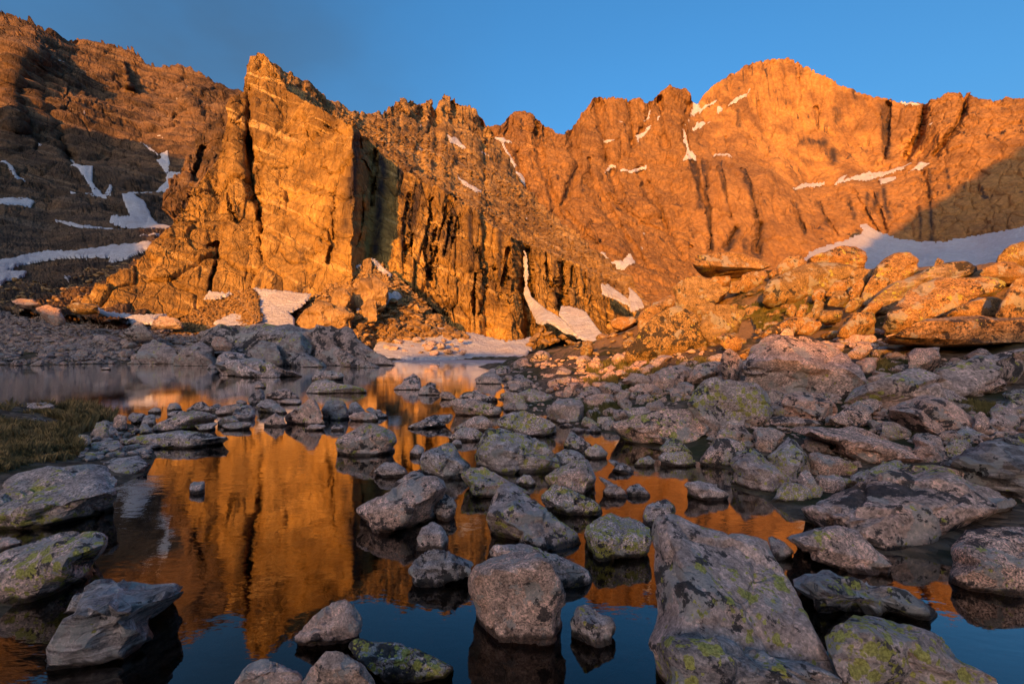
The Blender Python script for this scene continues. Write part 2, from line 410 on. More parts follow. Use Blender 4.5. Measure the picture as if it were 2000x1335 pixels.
M_ICE = plain_material("grey_lake_ice", (0.30, 0.27, 0.28, 1), (0.50, 0.46, 0.47, 1), 0.35, 0.55)

# ------------------------------------------------------------------ ground height field (lake bed, banks, right-hand hill, left shore)
_gp = []
def _add(text):
    for a in text.split():
        x, y, d = (float(v) for v in a.split(','))
        p = unproject(x, y, d); _gp.append((p[0], p[1], p[2]))
_add("1200,800,12 1200,750,17 1200,700,27 1200,640,42 1400,850,8 1400,800,9.8 1400,750,12.5 1400,700,17 1400,650,23 1400,600,29 1400,550,34 1400,512,37 "
     "1600,950,5.6 1600,900,6.6 1600,850,7.8 1600,800,9.2 1600,750,11.3 1600,700,14.3 1600,650,18.5 1600,600,23 1600,550,27 1600,505,30 1400,560,48 1600,545,42 1800,545,36 2000,530,30 2200,520,28 "
     "1800,1000,4.6 1800,900,6.3 1800,850,7.3 1800,800,8.6 1800,750,10.3 1800,700,12.6 1800,650,15.5 1800,600,18.5 1800,550,21.5 1800,505,24 "
     "2000,1080,3.6 2000,1000,4.4 2000,900,5.9 2000,800,7.9 2000,700,10.8 2000,600,15 2000,520,18.5 2000,480,20.5 2200,900,5.5 2200,700,10 2200,480,18 "
     "1080,800,13 1080,750,20 1080,720,30 1080,692,45 1080,668,55 1020,715,40 1300,600,45 1300,650,35 1300,700,22 1300,750,14.5 1300,800,11 1290,850,9 "
     "0,830,9 100,850,8 0,950,5.2 150,880,7 60,800,10.5 -150,950,5 -150,800,10 -150,1100,3.6 -150,1300,2.4 "
     "0,600,125 0,650,88 100,620,112 200,690,73 200,640,95 300,640,105 400,655,92 100,690,72 0,690,72 300,690,78 500,700,66 600,702,66 700,706,66 740,708,66 "
     "850,690,108 950,690,108 1030,690,100 -300,600,120 -300,690,70")
for x, y in ((1000, 714), (1100, 868), (1180, 848), (960, 742), (965, 800), (1430, 950), (1540, 1010), (1680, 1090),   # right-hand waterline
             (0, 790), (120, 792), (215, 812), (282, 880), (225, 950), (-20, 1035), (60, 1160), (-150, 1420),              # left bank waterline
             (0, 713), (100, 712), (230, 709), (320, 707), (400, 712), (470, 724), (600, 730), (780, 716), (850, 703), (990, 702)):
    d = CAMZ * FPX / (y - HOR); _gp.append((*unproject(x, y, d)[:2], 0.0))
for x, y, z in ((450, 1000, -.30), (600, 1200, -.40), (480, 1300, -.35), (800, 1000, -.30), (900, 1300, -.35), (1250, 1100, -.28), (1300, 920, -.22), (1800, 1150, -.30),
                (1950, 1290, -.32), (1500, 1040, -.25), (1150, 1000, -.25), (350, 1150, -.28), (400, 800, -.5), (600, 850, -.35), (800, 830, -.45), (850, 760, -.8),
                (200, 760, -.9), (300, 730, -1.5), (600, 760, -.9), (900, 725, -1.5), (250, 1050, -.22), (1080, 900, -.22), (1620, 1200, -.3)):
    d = CAMZ * FPX / (y - HOR); _gp.append((*unproject(x, y, d)[:2], z))
_gp += [(0, 1.2, -.3), (0, 0, -.25), (-2, -1, -.1), (2.5, -1, .1), (0, -3, .25), (-6, -4, .5), (6, -4, .8), (0, -12, 1.2), (-20, -15, 1.5), (22, -12, 5), (0, -40, 3), (-50, -40, 4), (50, -40, 9), (0, -110, 8),
        (-110, -60, 8), (110, -60, 16), (-160, 30, 10), (-70, 20, -1), (-60, 40, -2), (-25, 50, -3), (-8, 75, -1.5), (-12, 90, -1.2), (-20, 82, -1.5), (-4, 65, -1.0), (-2, 92, -.6), (-40, 15, 0.6), (-25, 5, 1.2), (60, 40, 5), (45, 15, 7), (30, 60, 4), (60, 90, 3), (20, 80, 2), (110, 60, 8), (40, 130, 4), (100, 140, 12)]
_gp = np.array(_gp)
GRBF = RBF(_gp[:, :2], _gp[:, 2])
def G(x, y):
    return GRBF(np.stack(np.broadcast_arrays(np.asarray(x, float), np.asarray(y, float)), -1))

_MARCH = np.geomspace(1.6, 150, 260)
_TX = np.linspace(-1.6, 1.6, 500)
_TAB = G(_TX[:, None] * _MARCH[None], np.broadcast_to(_MARCH[None], (500, 260)))
def ground_hit(px, py):
    px = np.atleast_1d(np.asarray(px, float)); py = np.atleast_1d(np.asarray(py, float))
    d = _MARCH[None]; zr = CAMZ + (HOR - py)[:, None] * d / FPX; x = (px - 1000)[:, None] * d / FPX
    col = np.clip(((px - 1000) / FPX + 1.6) / 3.2 * 499, 0, 498.999); ci = col.astype(int); cf = (col - ci)[:, None]
    hit = (_TAB[ci] * (1 - cf) + _TAB[ci + 1] * cf >= zr)
    idx = np.where(hit.any(1), hit.argmax(1), len(_MARCH) - 1)
    return _MARCH[idx], hit.any(1)

def hill_drop(z):                              # soil lies a little lower than the tops of the boulders' footing
    return 0.4 * np.clip((np.asarray(z) - 0.4) / 1.0, 0, 1) + 0.5 * np.clip((np.asarray(z) - 2.0) / 1.5, 0, 1)

def build_ground():
    az = np.concatenate([np.linspace(-180, -56, 60, endpoint=False), np.linspace(-56, 56, 460, endpoint=False), np.linspace(56, 180, 60)])
    az = np.radians(az); r = np.geomspace(0.4, 165, 270)
    R, A = np.meshgrid(r, az, indexing='ij')
    X, Y = R * np.sin(A), R * np.cos(A)
    Z = G(X, Y); P = np.stack([X, Y, Z], -1)
    k = np.clip(R / 25, 0.25, 1.5) * np.clip(Z / 0.6 + 0.35, 0.2, 1)
    Z2 = Z + k * (0.35 * fbm(P * 0.35, 3, 3) + 0.10 * fbm(P * 1.7, 4, 9))
    _, f1, _ = worley(P * np.array([1.1, 1.1, 0]) + 5, 4)
    Z2 += k * 0.16 * (0.55 - f1)
    Z2 = np.where((Z < -0.02) & (Z2 > -0.04), -0.04, Z2)
    Z2 = Z2 - hill_drop(Z)
    P[..., 2] = Z2
    ny, nx = R.shape
    f = grid_faces(ny, nx)[:, ::-1]
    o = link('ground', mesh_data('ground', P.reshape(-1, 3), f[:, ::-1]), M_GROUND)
    tag(o, kind='structure')
build_ground()

lake = link('lake', mesh_data('lake', np.array([[-190, -9, 0], [75, -9, 0], [75, 118, 0], [-190, 118, 0]]), np.array([[0, 1, 2, 3]])), M_WATER)
tag(lake, kind='structure')

# ------------------------------------------------------------------ mountains: lofted crag sheets with real depth
def crag_disp(P, s, blocks=1.0, seed=0, vert=0.4):
    q = P * np.array([1, 1, vert])
    wq = q + 0.35 * s * np.stack([fbm(q / (6 * s), 2, seed + 1), fbm(q / (6 * s), 2, seed + 2), fbm(q / (6 * s), 2, seed + 3)], -1) * 6
    c1, a1, b1 = worley(wq / (13 * s), seed + 5)
    c2, a2, b2 = worley((wq + 3.7) / (5 * s), seed + 6)
    c3, a3, b3 = worley((P + 1.7) / (2.1 * s), seed + 7)
    d = blocks * s * (3.0 * (c1 - .5) + 1.5 * (c2 - .5) + 0.7 * (c3 - .5))
    d -= blocks * s * (1.3 * np.exp(-((b1 - a1) / .05) ** 2) + 0.7 * np.exp(-((b2 - a2) / .07) ** 2))
    d += s * (3.5 * fbm(P / (26 * s), 3, seed + 8) + 1.3 * fbm(P / (5 * s), 4, seed + 9))
    return d

def slab_disp(P, s, seed=0, tilt=(0.42, 0, 1), amp=1.0):
    ax = np.array(tilt) / np.linalg.norm(tilt)
    d = s * 2.6 * fbm(P / (30 * s), 3, seed) + 0.35 * s * fbm(P / (3 * s), 3, seed + 1)
    big, a, b = worley((P * np.array([1, 1, .55]) + 3 * s * np.stack([fbm(P / (9 * s), 2, seed + 2)] * 3, -1)) / (17 * s), seed + 3)
    d += amp * s * (2.0 * (big - .5) - 1.1 * np.exp(-((b - a) / .035) ** 2))
    c2, a2, b2 = worley((P * np.array([1, 1, .6]) + 7) / (6.5 * s), seed + 4)
    msk = np.clip(0.5 + 1.6 * fbm(P / (22 * s), 2, seed + 5), 0, 1)
    d += amp * s * msk * (0.8 * (c2 - .5) - 0.55 * np.exp(-((b2 - a2) / .05) ** 2))
    t = (P @ ax) / (4.6 * s) + 1.2 * fbm(P / (14 * s), 3, seed + 6)
    fr = t - np.floor(t)
    m2 = np.clip(0.45 + 1.5 * fbm(P / (26 * s), 2, seed + 7), 0, 1)
    d += amp * s * 0.75 * m2 * (fr ** 2 - 0.3)
    return d

def talus_disp(P, s, seed=0):
    d = 2.5 * s * fbm(P / (22 * s), 3, seed) + 0.8 * s * fbm(P / (4 * s), 3, seed + 1)
    for sc, am in ((4.5, 1.5), (2.2, 0.9)):
        c, f1, f2 = worley(P / (sc * s), seed + int(sc * 10))
        d += am * s * ((c - .4) * 0.8 + (0.5 - f1))
    return d

SNOWS = []
def sheet(name, px0, px1, crest, base, depth, nx, ny, disp, mat, cracks=(), stains=(), jag=3.0, back=0.35, snows=(), seed=0, jagw=7.0, smooth=None, tone=None):
    u = np.linspace(px0, px1, nx); v = np.linspace(0, 1, ny)
    cx, cy = zip(*crest); bx, by = zip(*base)
    yc, yb = np.interp(u, cx, cy), np.interp(u, bx, by)
    e = np.stack([u / jagw, 0 * u + seed, 0 * u], -1)
    c, f1, _ = worley(e, seed + 40)
    yc = yc + jag * (fbm(e * 0.8, 3, seed + 41) + 1.2 * (c - .5))
    V, PX = np.meshgrid(v, u, indexing='ij')
    PY = yb[None] + (yc - yb)[None] * V
    D = depth(PX, PY, V)
    wob = 1.7 * fbm(np.stack([PX / 14, PY / 14, 0 * PX + seed], -1), 3, seed + 50)
    for line, w, dep in cracks:
        if name == 'buttress' and line[0][0] > 700: w = w * 0.62
        dist = line_dist(PX + wob, PY + wob * .6, line)
        D = D + dep * np.exp(-(dist / w) ** 2)
    P = unproject(PX, PY, D)
    n = grid_normals(P)
    amt = disp(P, PX, PY, V)
    P = P + n * amt[..., None]
    st = np.zeros(PX.shape)
    for line, w in stains:
        st = np.maximum(st, np.exp(-(line_dist(PX + wob * 1.3, PY, line) / w) ** 2))
    # the far side of the mass, falling away behind the crest
    rows, ps = [], P[-1]
    Dm = D[-1][:, None]
    for k in (1, 2, 3):
        rows.append(ps + np.concatenate([ps[:, :1] / Dm * Dm * 0.25 * back * k, Dm * back * 0.5 * k, -np.maximum(ps[:, 2:3], 5) * 0.3 * k * k * .5], 1))
    full = np.concatenate([P, np.stack(rows)], 0)
    me = mesh_data(name, full.reshape(-1, 3), grid_faces(ny + 3, nx))
    at = me.attributes.new('stain', 'FLOAT', 'POINT')
    at.data.foreach_set('value', np.concatenate([st.ravel(), np.zeros(3 * nx)]).astype(np.float32))
    if smooth is not None:
        a2 = me.attributes.new('smooth', 'FLOAT', 'POINT')
        a2.data.foreach_set('value', np.concatenate([smooth(PX, PY).ravel(), np.zeros(3 * nx)]).astype(np.float32))
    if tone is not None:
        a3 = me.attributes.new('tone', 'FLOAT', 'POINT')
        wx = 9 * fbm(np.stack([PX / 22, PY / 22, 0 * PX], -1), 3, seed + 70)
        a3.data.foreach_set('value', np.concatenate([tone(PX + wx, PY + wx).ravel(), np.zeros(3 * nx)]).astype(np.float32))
    o = link(name, me, mat); tag(o, kind='structure')
    n2 = grid_normals(P)
    for poly, label, group in snows:
        if name == 'headwall':
            q0 = np.array(poly); poly = (q0 - q0.mean(0)) * 1.12 + q0.mean(0)
        pa = np.array(poly); ws = min(2.2, 0.10 * math.sqrt(np.ptp(pa[:, 0]) * np.ptp(pa[:, 1])))
        w2 = ws * fbm(np.stack([PX / 6, PY / 6, 0 * PX + 3], -1), 3, seed + 60)
        m = poly_mask(PX + w2, PY + w2 * .8, poly)
        if m.sum() < 6: continue
        B = P.copy()
        for _ in range(14):
            B[1:-1, 1:-1] = (B[1:-1, 1:-1] * 2 + B[:-2, 1:-1] + B[2:, 1:-1] + B[1:-1, :-2] + B[1:-1, 2:]) / 6
        # lift clear of the rock below
        mid = m.copy(); mid[1:-1, 1:-1] = m[1:-1, 1:-1] & m[:-2, 1:-1] & m[2:, 1:-1] & m[1:-1, :-2] & m[1:-1, 2:]
        sc = D.mean() / 900.0
        nb = grid_normals(B)
        lift = np.maximum(((P - B) * nb).sum(-1), 0)
        for _ in range(6):
            lift[1:-1, 1:-1] = np.maximum((lift[1:-1, 1:-1] * 2 + lift[:-2, 1:-1] + lift[2:, 1:-1] + lift[1:-1, :-2] + lift[1:-1, 2:]) / 6, lift[1:-1, 1:-1] * .6)
        lift += np.where(mid, 2.4 * sc, 0.5 * sc)
        Q = B + nb * lift[..., None]
        fm = grid_faces(ny, nx); keep = m.ravel()[fm].all(1); fm = fm[keep]
        if len(fm) < 3: continue
        ids, inv = np.unique(fm, return_inverse=True)
        q = Q.reshape(-1, 3)[ids]; org = q.mean(0)
        so = link('snow_patch', mesh_data('snow_patch', q - org, inv.reshape(-1, 4)), M_SNOW, loc=org)
        tag(so, label, 'snow', group)
    return PX, PY, P

def by_columns(stations):                      # depth from (px, base depth, crest depth) stations
    s = np.array(stations, float)
    return lambda PX, PY, V: np.interp(PX, s[:, 0], s[:, 1]) * (1 - V ** 1.15) + np.interp(PX, s[:, 0], s[:, 2]) * V ** 1.15

def by_points(text):                           # depth from scattered (px, py, depth) samples
    a = np.array([[float(t) for t in q.split(',')] for q in text.split()])
    r = RBF(a[:, :2] / 100.0, a[:, 2])
    return lambda PX, PY, V: r(np.stack([PX, PY], -1) / 100.0)

# --- the sunlit buttress with its spire, its dark side wall and the ribbed wall running down to the lake
butt_crest = pts('P', "165,592 185,575 210,545 270,515 300,480 312,462 332,440 350,420 388,356 428,312 440,262 446,245 455,192 470,184 480,180 486,176 490,150 494,132 500,113 512,108 522,113 530,128 545,152 560,176 600,200 640,220 690,247 "
             "740,287 765,312 790,330 830,352 870,375 905,398 915,396 945,430 980,450 1000,462 1022,474 1040,482 1080,500 1120,512 1170,545 1200,562 1245,604")
butt_base = pts('P', "165,612 250,632 330,628 400,600 440,592 520,588 600,595 650,590 690,560 745,530 790,550 830,585 870,625 900,655 960,682 1040,692 1100,660 1180,660 1245,625")
butt_depth = by_columns([(165, 108, 112), (250, 110, 120), (330, 114, 132), (400, 118, 150), (450, 122, 168), (485, 124, 176), (496, 126, 178), (510, 124, 180), (560, 123, 172), (620, 121, 158), (660, 120, 146), (688, 121, 140),
                         (694, 124, 142), (716, 139, 160), (724, 141, 163), (760, 141, 165), (800, 140, 165), (850, 138, 164), (900, 135, 163), (935, 133, 161), (945, 138, 165), (1000, 128, 157), (1018, 132, 166), (1032, 146, 176), (1044, 130, 160), (1090, 136, 160), (1100, 146, 166), (1112, 140, 162), (1180, 156, 168), (1245, 172, 176)])
_bd = butt_depth
butt_depth = lambda PX, PY, V: _bd(PX + 5 * fbm(np.stack([0 * PX + 3, PY / 28, 0 * PX], -1), 3, 15) + 2.5 * (worley(np.stack([0 * PX + .5, PY / 16, 0 * PX + .5], -1), 16)[0] - .5), PY, V)
def butt_disp(P, PX, PY, V):
    s = 1.0
    d = slab_disp(P, 0.85, 11) * (1 - 0.68 * np.clip((PX - 700) / 40, 0, 1))
    ribs = np.clip((PX - 740) / 60, 0, 1)
    colq = P * np.array([1, 0.5, 0.045]) + np.array([0.02, 0, 0]) * P[..., 2:3]
    c, a, b = worley(colq / 4.6, 77)
    c2, a2, b2 = worley((colq + 9) / 1.7, 78)
    d += ribs * (2.0 * (c - .5) + 0.7 * (c2 - .5) - 1.4 * np.exp(-((b - a) / .05) ** 2) - 0.5 * np.exp(-((b2 - a2) / .07) ** 2))
    tilt = P[..., 2] + 0.45 * P[..., 0]
    face = (PX > 690) & (PX < 724)
    return np.where(face, d * 0.45, d)
butt_cracks = [
    (pts('N', "185,210 190,300 185,400 195,470 200,560 215,650 235,720 245,790 235,850 250,930"), 6, 9),
    (pts('N', "185,410 180,520 200,620 205,660"), 8, 7),
    (pts('N', "190,440 220,520 240,640 235,750"), 5, 6),
    (pts('N', "10,870 50,850 55,920 30,1000 20,1050"), 3, 4),
    (pts('N', "330,1060 330,1000 270,960"), 3, 3.5), (pts('N', "235,1030 240,960 230,900"), 2.5, 3),
    (pts('N', "170,1010 180,960 185,900"), 2.5, 3),
    (pts('N', "545,860 540,740 545,660 560,600"), 3, 3.5), (pts('N', "520,930 535,850 520,790"), 3, 3),
    (pts('N', "440,330 435,400"), 3.5, 4), (pts('N', "310,200 305,240"), 3, 3), (pts('N', "360,400 430,395 500,380"), 1.6, 1.6),
    (pts('N', "250,690 330,720 420,800 520,850"), 2, 2.2), (pts('N', "370,690 440,650 530,620"), 1.8, 1.8),
    (pts('N', "100,640 110,720 140,760"), 2, 2), (pts('N', "720,460 720,560 700,690"), 3, 5), (pts('N', "660,640 665,760 640,860"), 2.5, 4),
    (pts('N', "860,640 840,760 850,900"), 2.5, 3.5), (pts('N', "960,660 930,880 950,1000"), 3, 4), (pts('N', "1040,740 1010,900"), 3, 4),
    (pts('O', "545,680 540,800 550,870 530,1000 530,1160"), 4, 7), (pts('O', "350,690 330,850 330,950"), 3, 4), (pts('O', "420,560 360,760 330,900"), 2.5, 3.5),
    (pts('O', "590,960 560,1050 550,1100"), 3, 4.5), (pts('O', "690,780 680,860 660,950"), 4, 6), (pts('O', "745,740 770,790 765,950 800,1060 830,1130"), 7, 10),
    (pts('O', "860,820 865,930 885,960"), 4, 6), (pts('O', "930,850 925,1000 915,1060"), 5, 8), (pts('O', "980,870 975,960"), 3, 5), (pts('O', "1040,900 1030,1000"), 2.5, 4),
    (pts('O', "400,1080 430,1000 450,880"), 2, 2.6), (pts('O', "620,870 640,1000 700,1040"), 2, 2.4), (pts('O', "250,720 220,800 215,900"), 3, 3.5), (pts('O', "460,640 430,760"), 2.5, 3)]
butt_stains = [(pts('N', "740,510 760,420 735,700 720,890"), 10), (pts('N', "820,560 850,700 860,800"), 9), (pts('N', "640,400 620,600 600,800"), 12), (pts('N', "900,600 880,760"), 10),
               (pts('O', "190,420 215,600 200,720 210,860"), 6), (pts('O', "260,520 240,700"), 7), (pts('O', "330,760 320,900"), 7), (pts('O', "440,600 400,800"), 8), (pts('O', "510,640 520,880"), 7), (pts('O', "650,700 640,900"), 7), (pts('O', "900,850 905,1050"), 6)]
G_BUTT = 'snow patches caught on the ribbed cliff'
butt_snow = []
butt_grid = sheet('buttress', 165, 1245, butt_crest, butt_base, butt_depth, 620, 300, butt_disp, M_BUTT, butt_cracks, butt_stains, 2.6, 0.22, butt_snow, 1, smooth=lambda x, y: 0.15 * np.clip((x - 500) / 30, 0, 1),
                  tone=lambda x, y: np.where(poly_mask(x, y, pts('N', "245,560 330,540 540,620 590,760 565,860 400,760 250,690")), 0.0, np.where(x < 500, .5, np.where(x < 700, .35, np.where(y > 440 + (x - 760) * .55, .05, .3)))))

# --- talus ramp behind the buttress, climbing to the broken towers
ramp_crest = pts('P', "470,215 490,180 520,118 540,126 560,140 580,152 605,168 640,198 660,202 685,213 700,222 720,221 740,220 758,216 768,208 785,199 798,195 812,200 824,209 832,199 841,190 848,202 852,204 858,192 864,182 869,180 874,190 880,190 886,203 898,205 908,203 920,210 935,222 944,243 956,248 "
             "975,282 995,320 1012,350 1040,385 1062,402 1100,432 1150,470 1190,508 1232,545 1275,598")
ramp_base = pts('P', "470,420 510,300 560,250 600,240 690,300 740,340 790,380 870,425 945,480 1000,510 1040,530 1120,560 1170,590 1275,640")
ramp_depth = by_columns([(470, 176, 184), (520, 176, 186), (600, 166, 205), (690, 146, 250), (750, 162, 290), (800, 164, 360), (870, 165, 430), (950, 166, 440), (1012, 168, 370), (1062, 168, 320), (1150, 170, 255), (1275, 178, 185)])
def ramp_disp(P, PX, PY, V):
    top = np.clip((V - .72) / .2, 0, 1) * np.clip((PX - 735) / 30, 0, 1) * np.clip((990 - PX) / 30, 0, 1)
    t = 0.7 * talus_disp(P, 1.9, 21) + 2.2 * fbm(P / 40, 3, 29); t2 = crag_disp(P, 2.0, 1.0, 23, .5)
    return t * (1 - top) + t2 * top
ramp_cracks = [(pts('O', "350,130 345,200 310,260"), 5, 18), (pts('O', "440,130 430,200"), 5, 16), (pts('O', "290,130 280,200"), 5, 14), (pts('O', "560,200 600,290 560,340"), 6, 14), (pts('O', "610,240 640,330 700,420 740,500"), 7, 12)]
G_RAMP = 'small snow scraps strewn on the talus ramp'
ramp_snow = [(pts('O', "395,265 440,285 500,345 470,335 420,300"), 'thin snow streak under the broken towers', None),
             (pts('O', "445,440 480,470 530,515 565,550 530,535 480,490"), 'slanting sliver of snow halfway up the talus ramp', None)]
for t in ("255,215 295,235 280,240", "385,313 410,325 395,330", "540,340 590,355 610,370 570,365", "560,300 580,325 565,320", "260,320 300,345 285,350", "610,400 640,425 620,415", "705,630 725,640 712,645", "420,170 432,195 420,190", "750,650 780,660 765,665"):
    ramp_snow.append((pts('O', t), 'small scrap of snow lying among the blocks of the talus ramp', G_RAMP))
ramp_grid = sheet('talus_ramp', 470, 1275, ramp_crest, ramp_base, ramp_depth, 520, 230, ramp_disp, M_RAMP, ramp_cracks, (), 4.0, 0.25, ramp_snow, 2)

# --- the great headwall with the square-topped peak
wall_crest = pts('P', "890,250 930,216 950,246 968,245 985,240 995,225 1005,215 1018,213 1040,225 1055,238 1075,248 1095,258 1104,258 1110,250 1115,256 1121,245 1135,220 1150,203 1158,192 1162,188 1166,194 1175,190 1200,192 1215,195 1240,197 1252,196 1262,200 1275,198 1290,182 1308,166 1320,173 1340,171 1347,182 1352,201 1362,203 1370,190 1390,168 1410,155 1425,145 1440,141 "
             "1455,128 1475,120 1500,115 1530,114 1560,121 1580,126 1600,140 1640,160 1680,178 1720,190 1760,196 1790,201 1806,203 1820,196 1845,182 1862,181 1876,179 1881,192 1889,182 1896,184 1905,191 1925,194 1960,193 2000,191 2120,196 2450,210")
wall_base = pts('P', "890,520 1100,585 1250,612 1300,600 1350,570 1500,535 1590,515 1690,475 1720,482 1800,490 1870,488 1930,476 2000,462 2120,450 2450,430")
wall_depth = by_points("890,250,600 890,520,400 960,245,620 960,400,500 1018,213,640 1018,290,600 1040,400,500 1040,500,420 1110,255,630 1110,330,560 1110,460,460 1110,580,360 1200,192,660 1200,270,620 1190,330,600 1200,345,570 1200,450,470 1230,600,350 "
                       "1265,210,670 1265,270,640 1310,170,670 1310,260,630 1345,205,690 1340,300,612 1300,330,600 1300,450,510 1300,590,380 1400,312,575 1400,325,545 1400,400,515 1400,560,450 1500,335,555 1500,420,515 1500,530,455 1560,362,575 1600,430,525 1600,510,470 "
                       "1400,170,690 1420,240,660 1400,300,625 1480,130,690 1480,250,660 1500,315,625 1600,150,690 1600,300,655 1580,350,635 1700,200,680 1700,300,650 1690,343,622 1800,215,640 1800,300,600 1765,325,590 1690,366,560 1790,340,560 1650,360,575 1580,372,580 "
                       "1720,400,530 1720,470,495 1800,400,510 1800,480,475 1850,190,620 1840,260,575 1880,190,605 1900,300,530 1900,475,445 2000,195,560 2000,300,500 2000,460,425 2120,200,520 2120,450,390 2450,210,440 2450,430,330")
def wall_disp(P, PX, PY, V):
    rough = np.where(PX < 1340, 1.0, 0.45) * np.where((PX > 1340) & (PY > 310), 0.75, 1.0)
    rough = np.where(PX > 1790, 0.7, rough)
    d = np.where(PX < 1345, crag_disp(P, 2.6, .8, 31, .45), slab_disp(P, 2.6, 33, (0.2, 0, 1), .8)) * np.where(PX < 1345, 0.8, 0.42)
    colq = P * np.array([1, 1, .05])
    c, a, b = worley(colq / 16, 91); c2, a2, b2 = worley(colq / 7, 92)
    return d + np.clip((PX - 1330) / 40, 0, 1) * (3.4 * (c - .5) + 1.6 * (c2 - .5) - 2.2 * np.exp(-((b - a) / .06) ** 2))
wall_cracks = [(pts('P', '1118,250 1130,330 1100,400'), 7, 16), (pts('P', '1168,200 1180,300 1212,380'), 7, 16), (pts('P', '1228,205 1236,290'), 6, 15), (pts('P', '1288,195 1300,285'), 6, 14), (pts('P', '1045,240 1060,330 1092,420'), 7, 16), (pts('P', '1150,340 1200,430 1262,520'), 7, 14), (pts('P', '1250,330 1290,420 1330,500'), 6, 12), (pts('P', '1010,300 1030,380 1080,470'), 7, 14),
               (pts('S', "845,340 840,420 820,510 770,600 750,640"), 6, 30), (pts('S', "1060,300 1070,370 1040,440 970,530 910,620"), 5, 22), (pts('S', "1085,290 1075,380"), 4, 18),
               (pts('S', "650,340 640,480 630,640"), 4, 10), (pts('S', "265,360 275,480"), 2.5, 5), (pts('S', "160,120 165,230"), 2.5, 5), (pts('S', "130,880 180,980 200,1040"), 3, 6),
               (pts('S', "270,860 300,940 380,1060"), 3, 6), (pts('S', "460,800 560,980 600,1040"), 3, 6), (pts('S', "840,720 880,880"), 3, 7), (pts('S', "560,820 640,1020"), 4, 8),
               (pts('Q', "700,640 740,780 790,920 800,1140"), 4, 9), (pts('Q', "770,640 780,800"), 3.5, 8), (pts('Q', "850,640 880,820 910,960"), 3, 7), (pts('Q', "980,690 1030,830 1050,960"), 3, 7),
               (pts('Q', "940,1020 890,1110"), 5, 14), (pts('Q', "1070,1000 1050,1140"), 7, 16), (pts('Q', "470,340 460,420 410,520"), 5, 12), (pts('Q', "700,330 650,460 670,600"), 5, 14),
               (pts('Q', "60,420 40,540"), 4, 10), (pts('Q', "310,520 310,620"), 3, 10), (pts('Q', "140,640 150,720"), 3, 9), (pts('Q', "0,920 100,1020 200,1120"), 4, 8), (pts('Q', "250,830 430,980 700,1120"), 3, 7),
               (pts('Q', "1060,330 1075,440"), 2.5, 5), (pts('Q', "880,520 890,610"), 2.5, 6), (pts('O', "690,160 680,260"), 3, 12), (pts('O', "800,170 810,260"), 3, 12), (pts('O', "860,210 850,300"), 3, 10)]
wall_stains = [(pts('Q', "700,645 735,780 745,900"), 6), (pts('Q', "765,645 780,860"), 5), (pts('Q', "780,900 810,1130"), 5), (pts('Q', "860,650 885,880"), 3), (pts('Q', "985,690 1030,850 1060,980"), 6), (pts('Q', "950,1030 900,1130"), 9), (pts('Q', "1075,1020 1060,1150"), 12), (pts('Q', "990,1080 995,1150"), 7),
               (pts('S', "600,830 570,900"), 7), (pts('S', "630,800 660,960"), 6), (pts('S', "880,720 890,1080"), 5), (pts('S', "820,900 830,1070"), 3.5), (pts('S', "440,850 470,950"), 6), (pts('S', "540,830 545,930"), 5), (pts('S', "640,350 650,620"), 10), (pts('S', "470,260 480,300"), 5), (pts('S', "370,370 380,420"), 8), (pts('S', "200,540 300,560"), 9), (pts('S', "150,880 200,1040"), 4), (pts('S', "270,870 320,980"), 4), (pts('S', "970,700 985,800"), 4), (pts('Q', "945,390 955,460"), 5), (pts('S', "350,600 360,650"), 8)]
G_WALL = 'small snow spots dotted over the headwall'
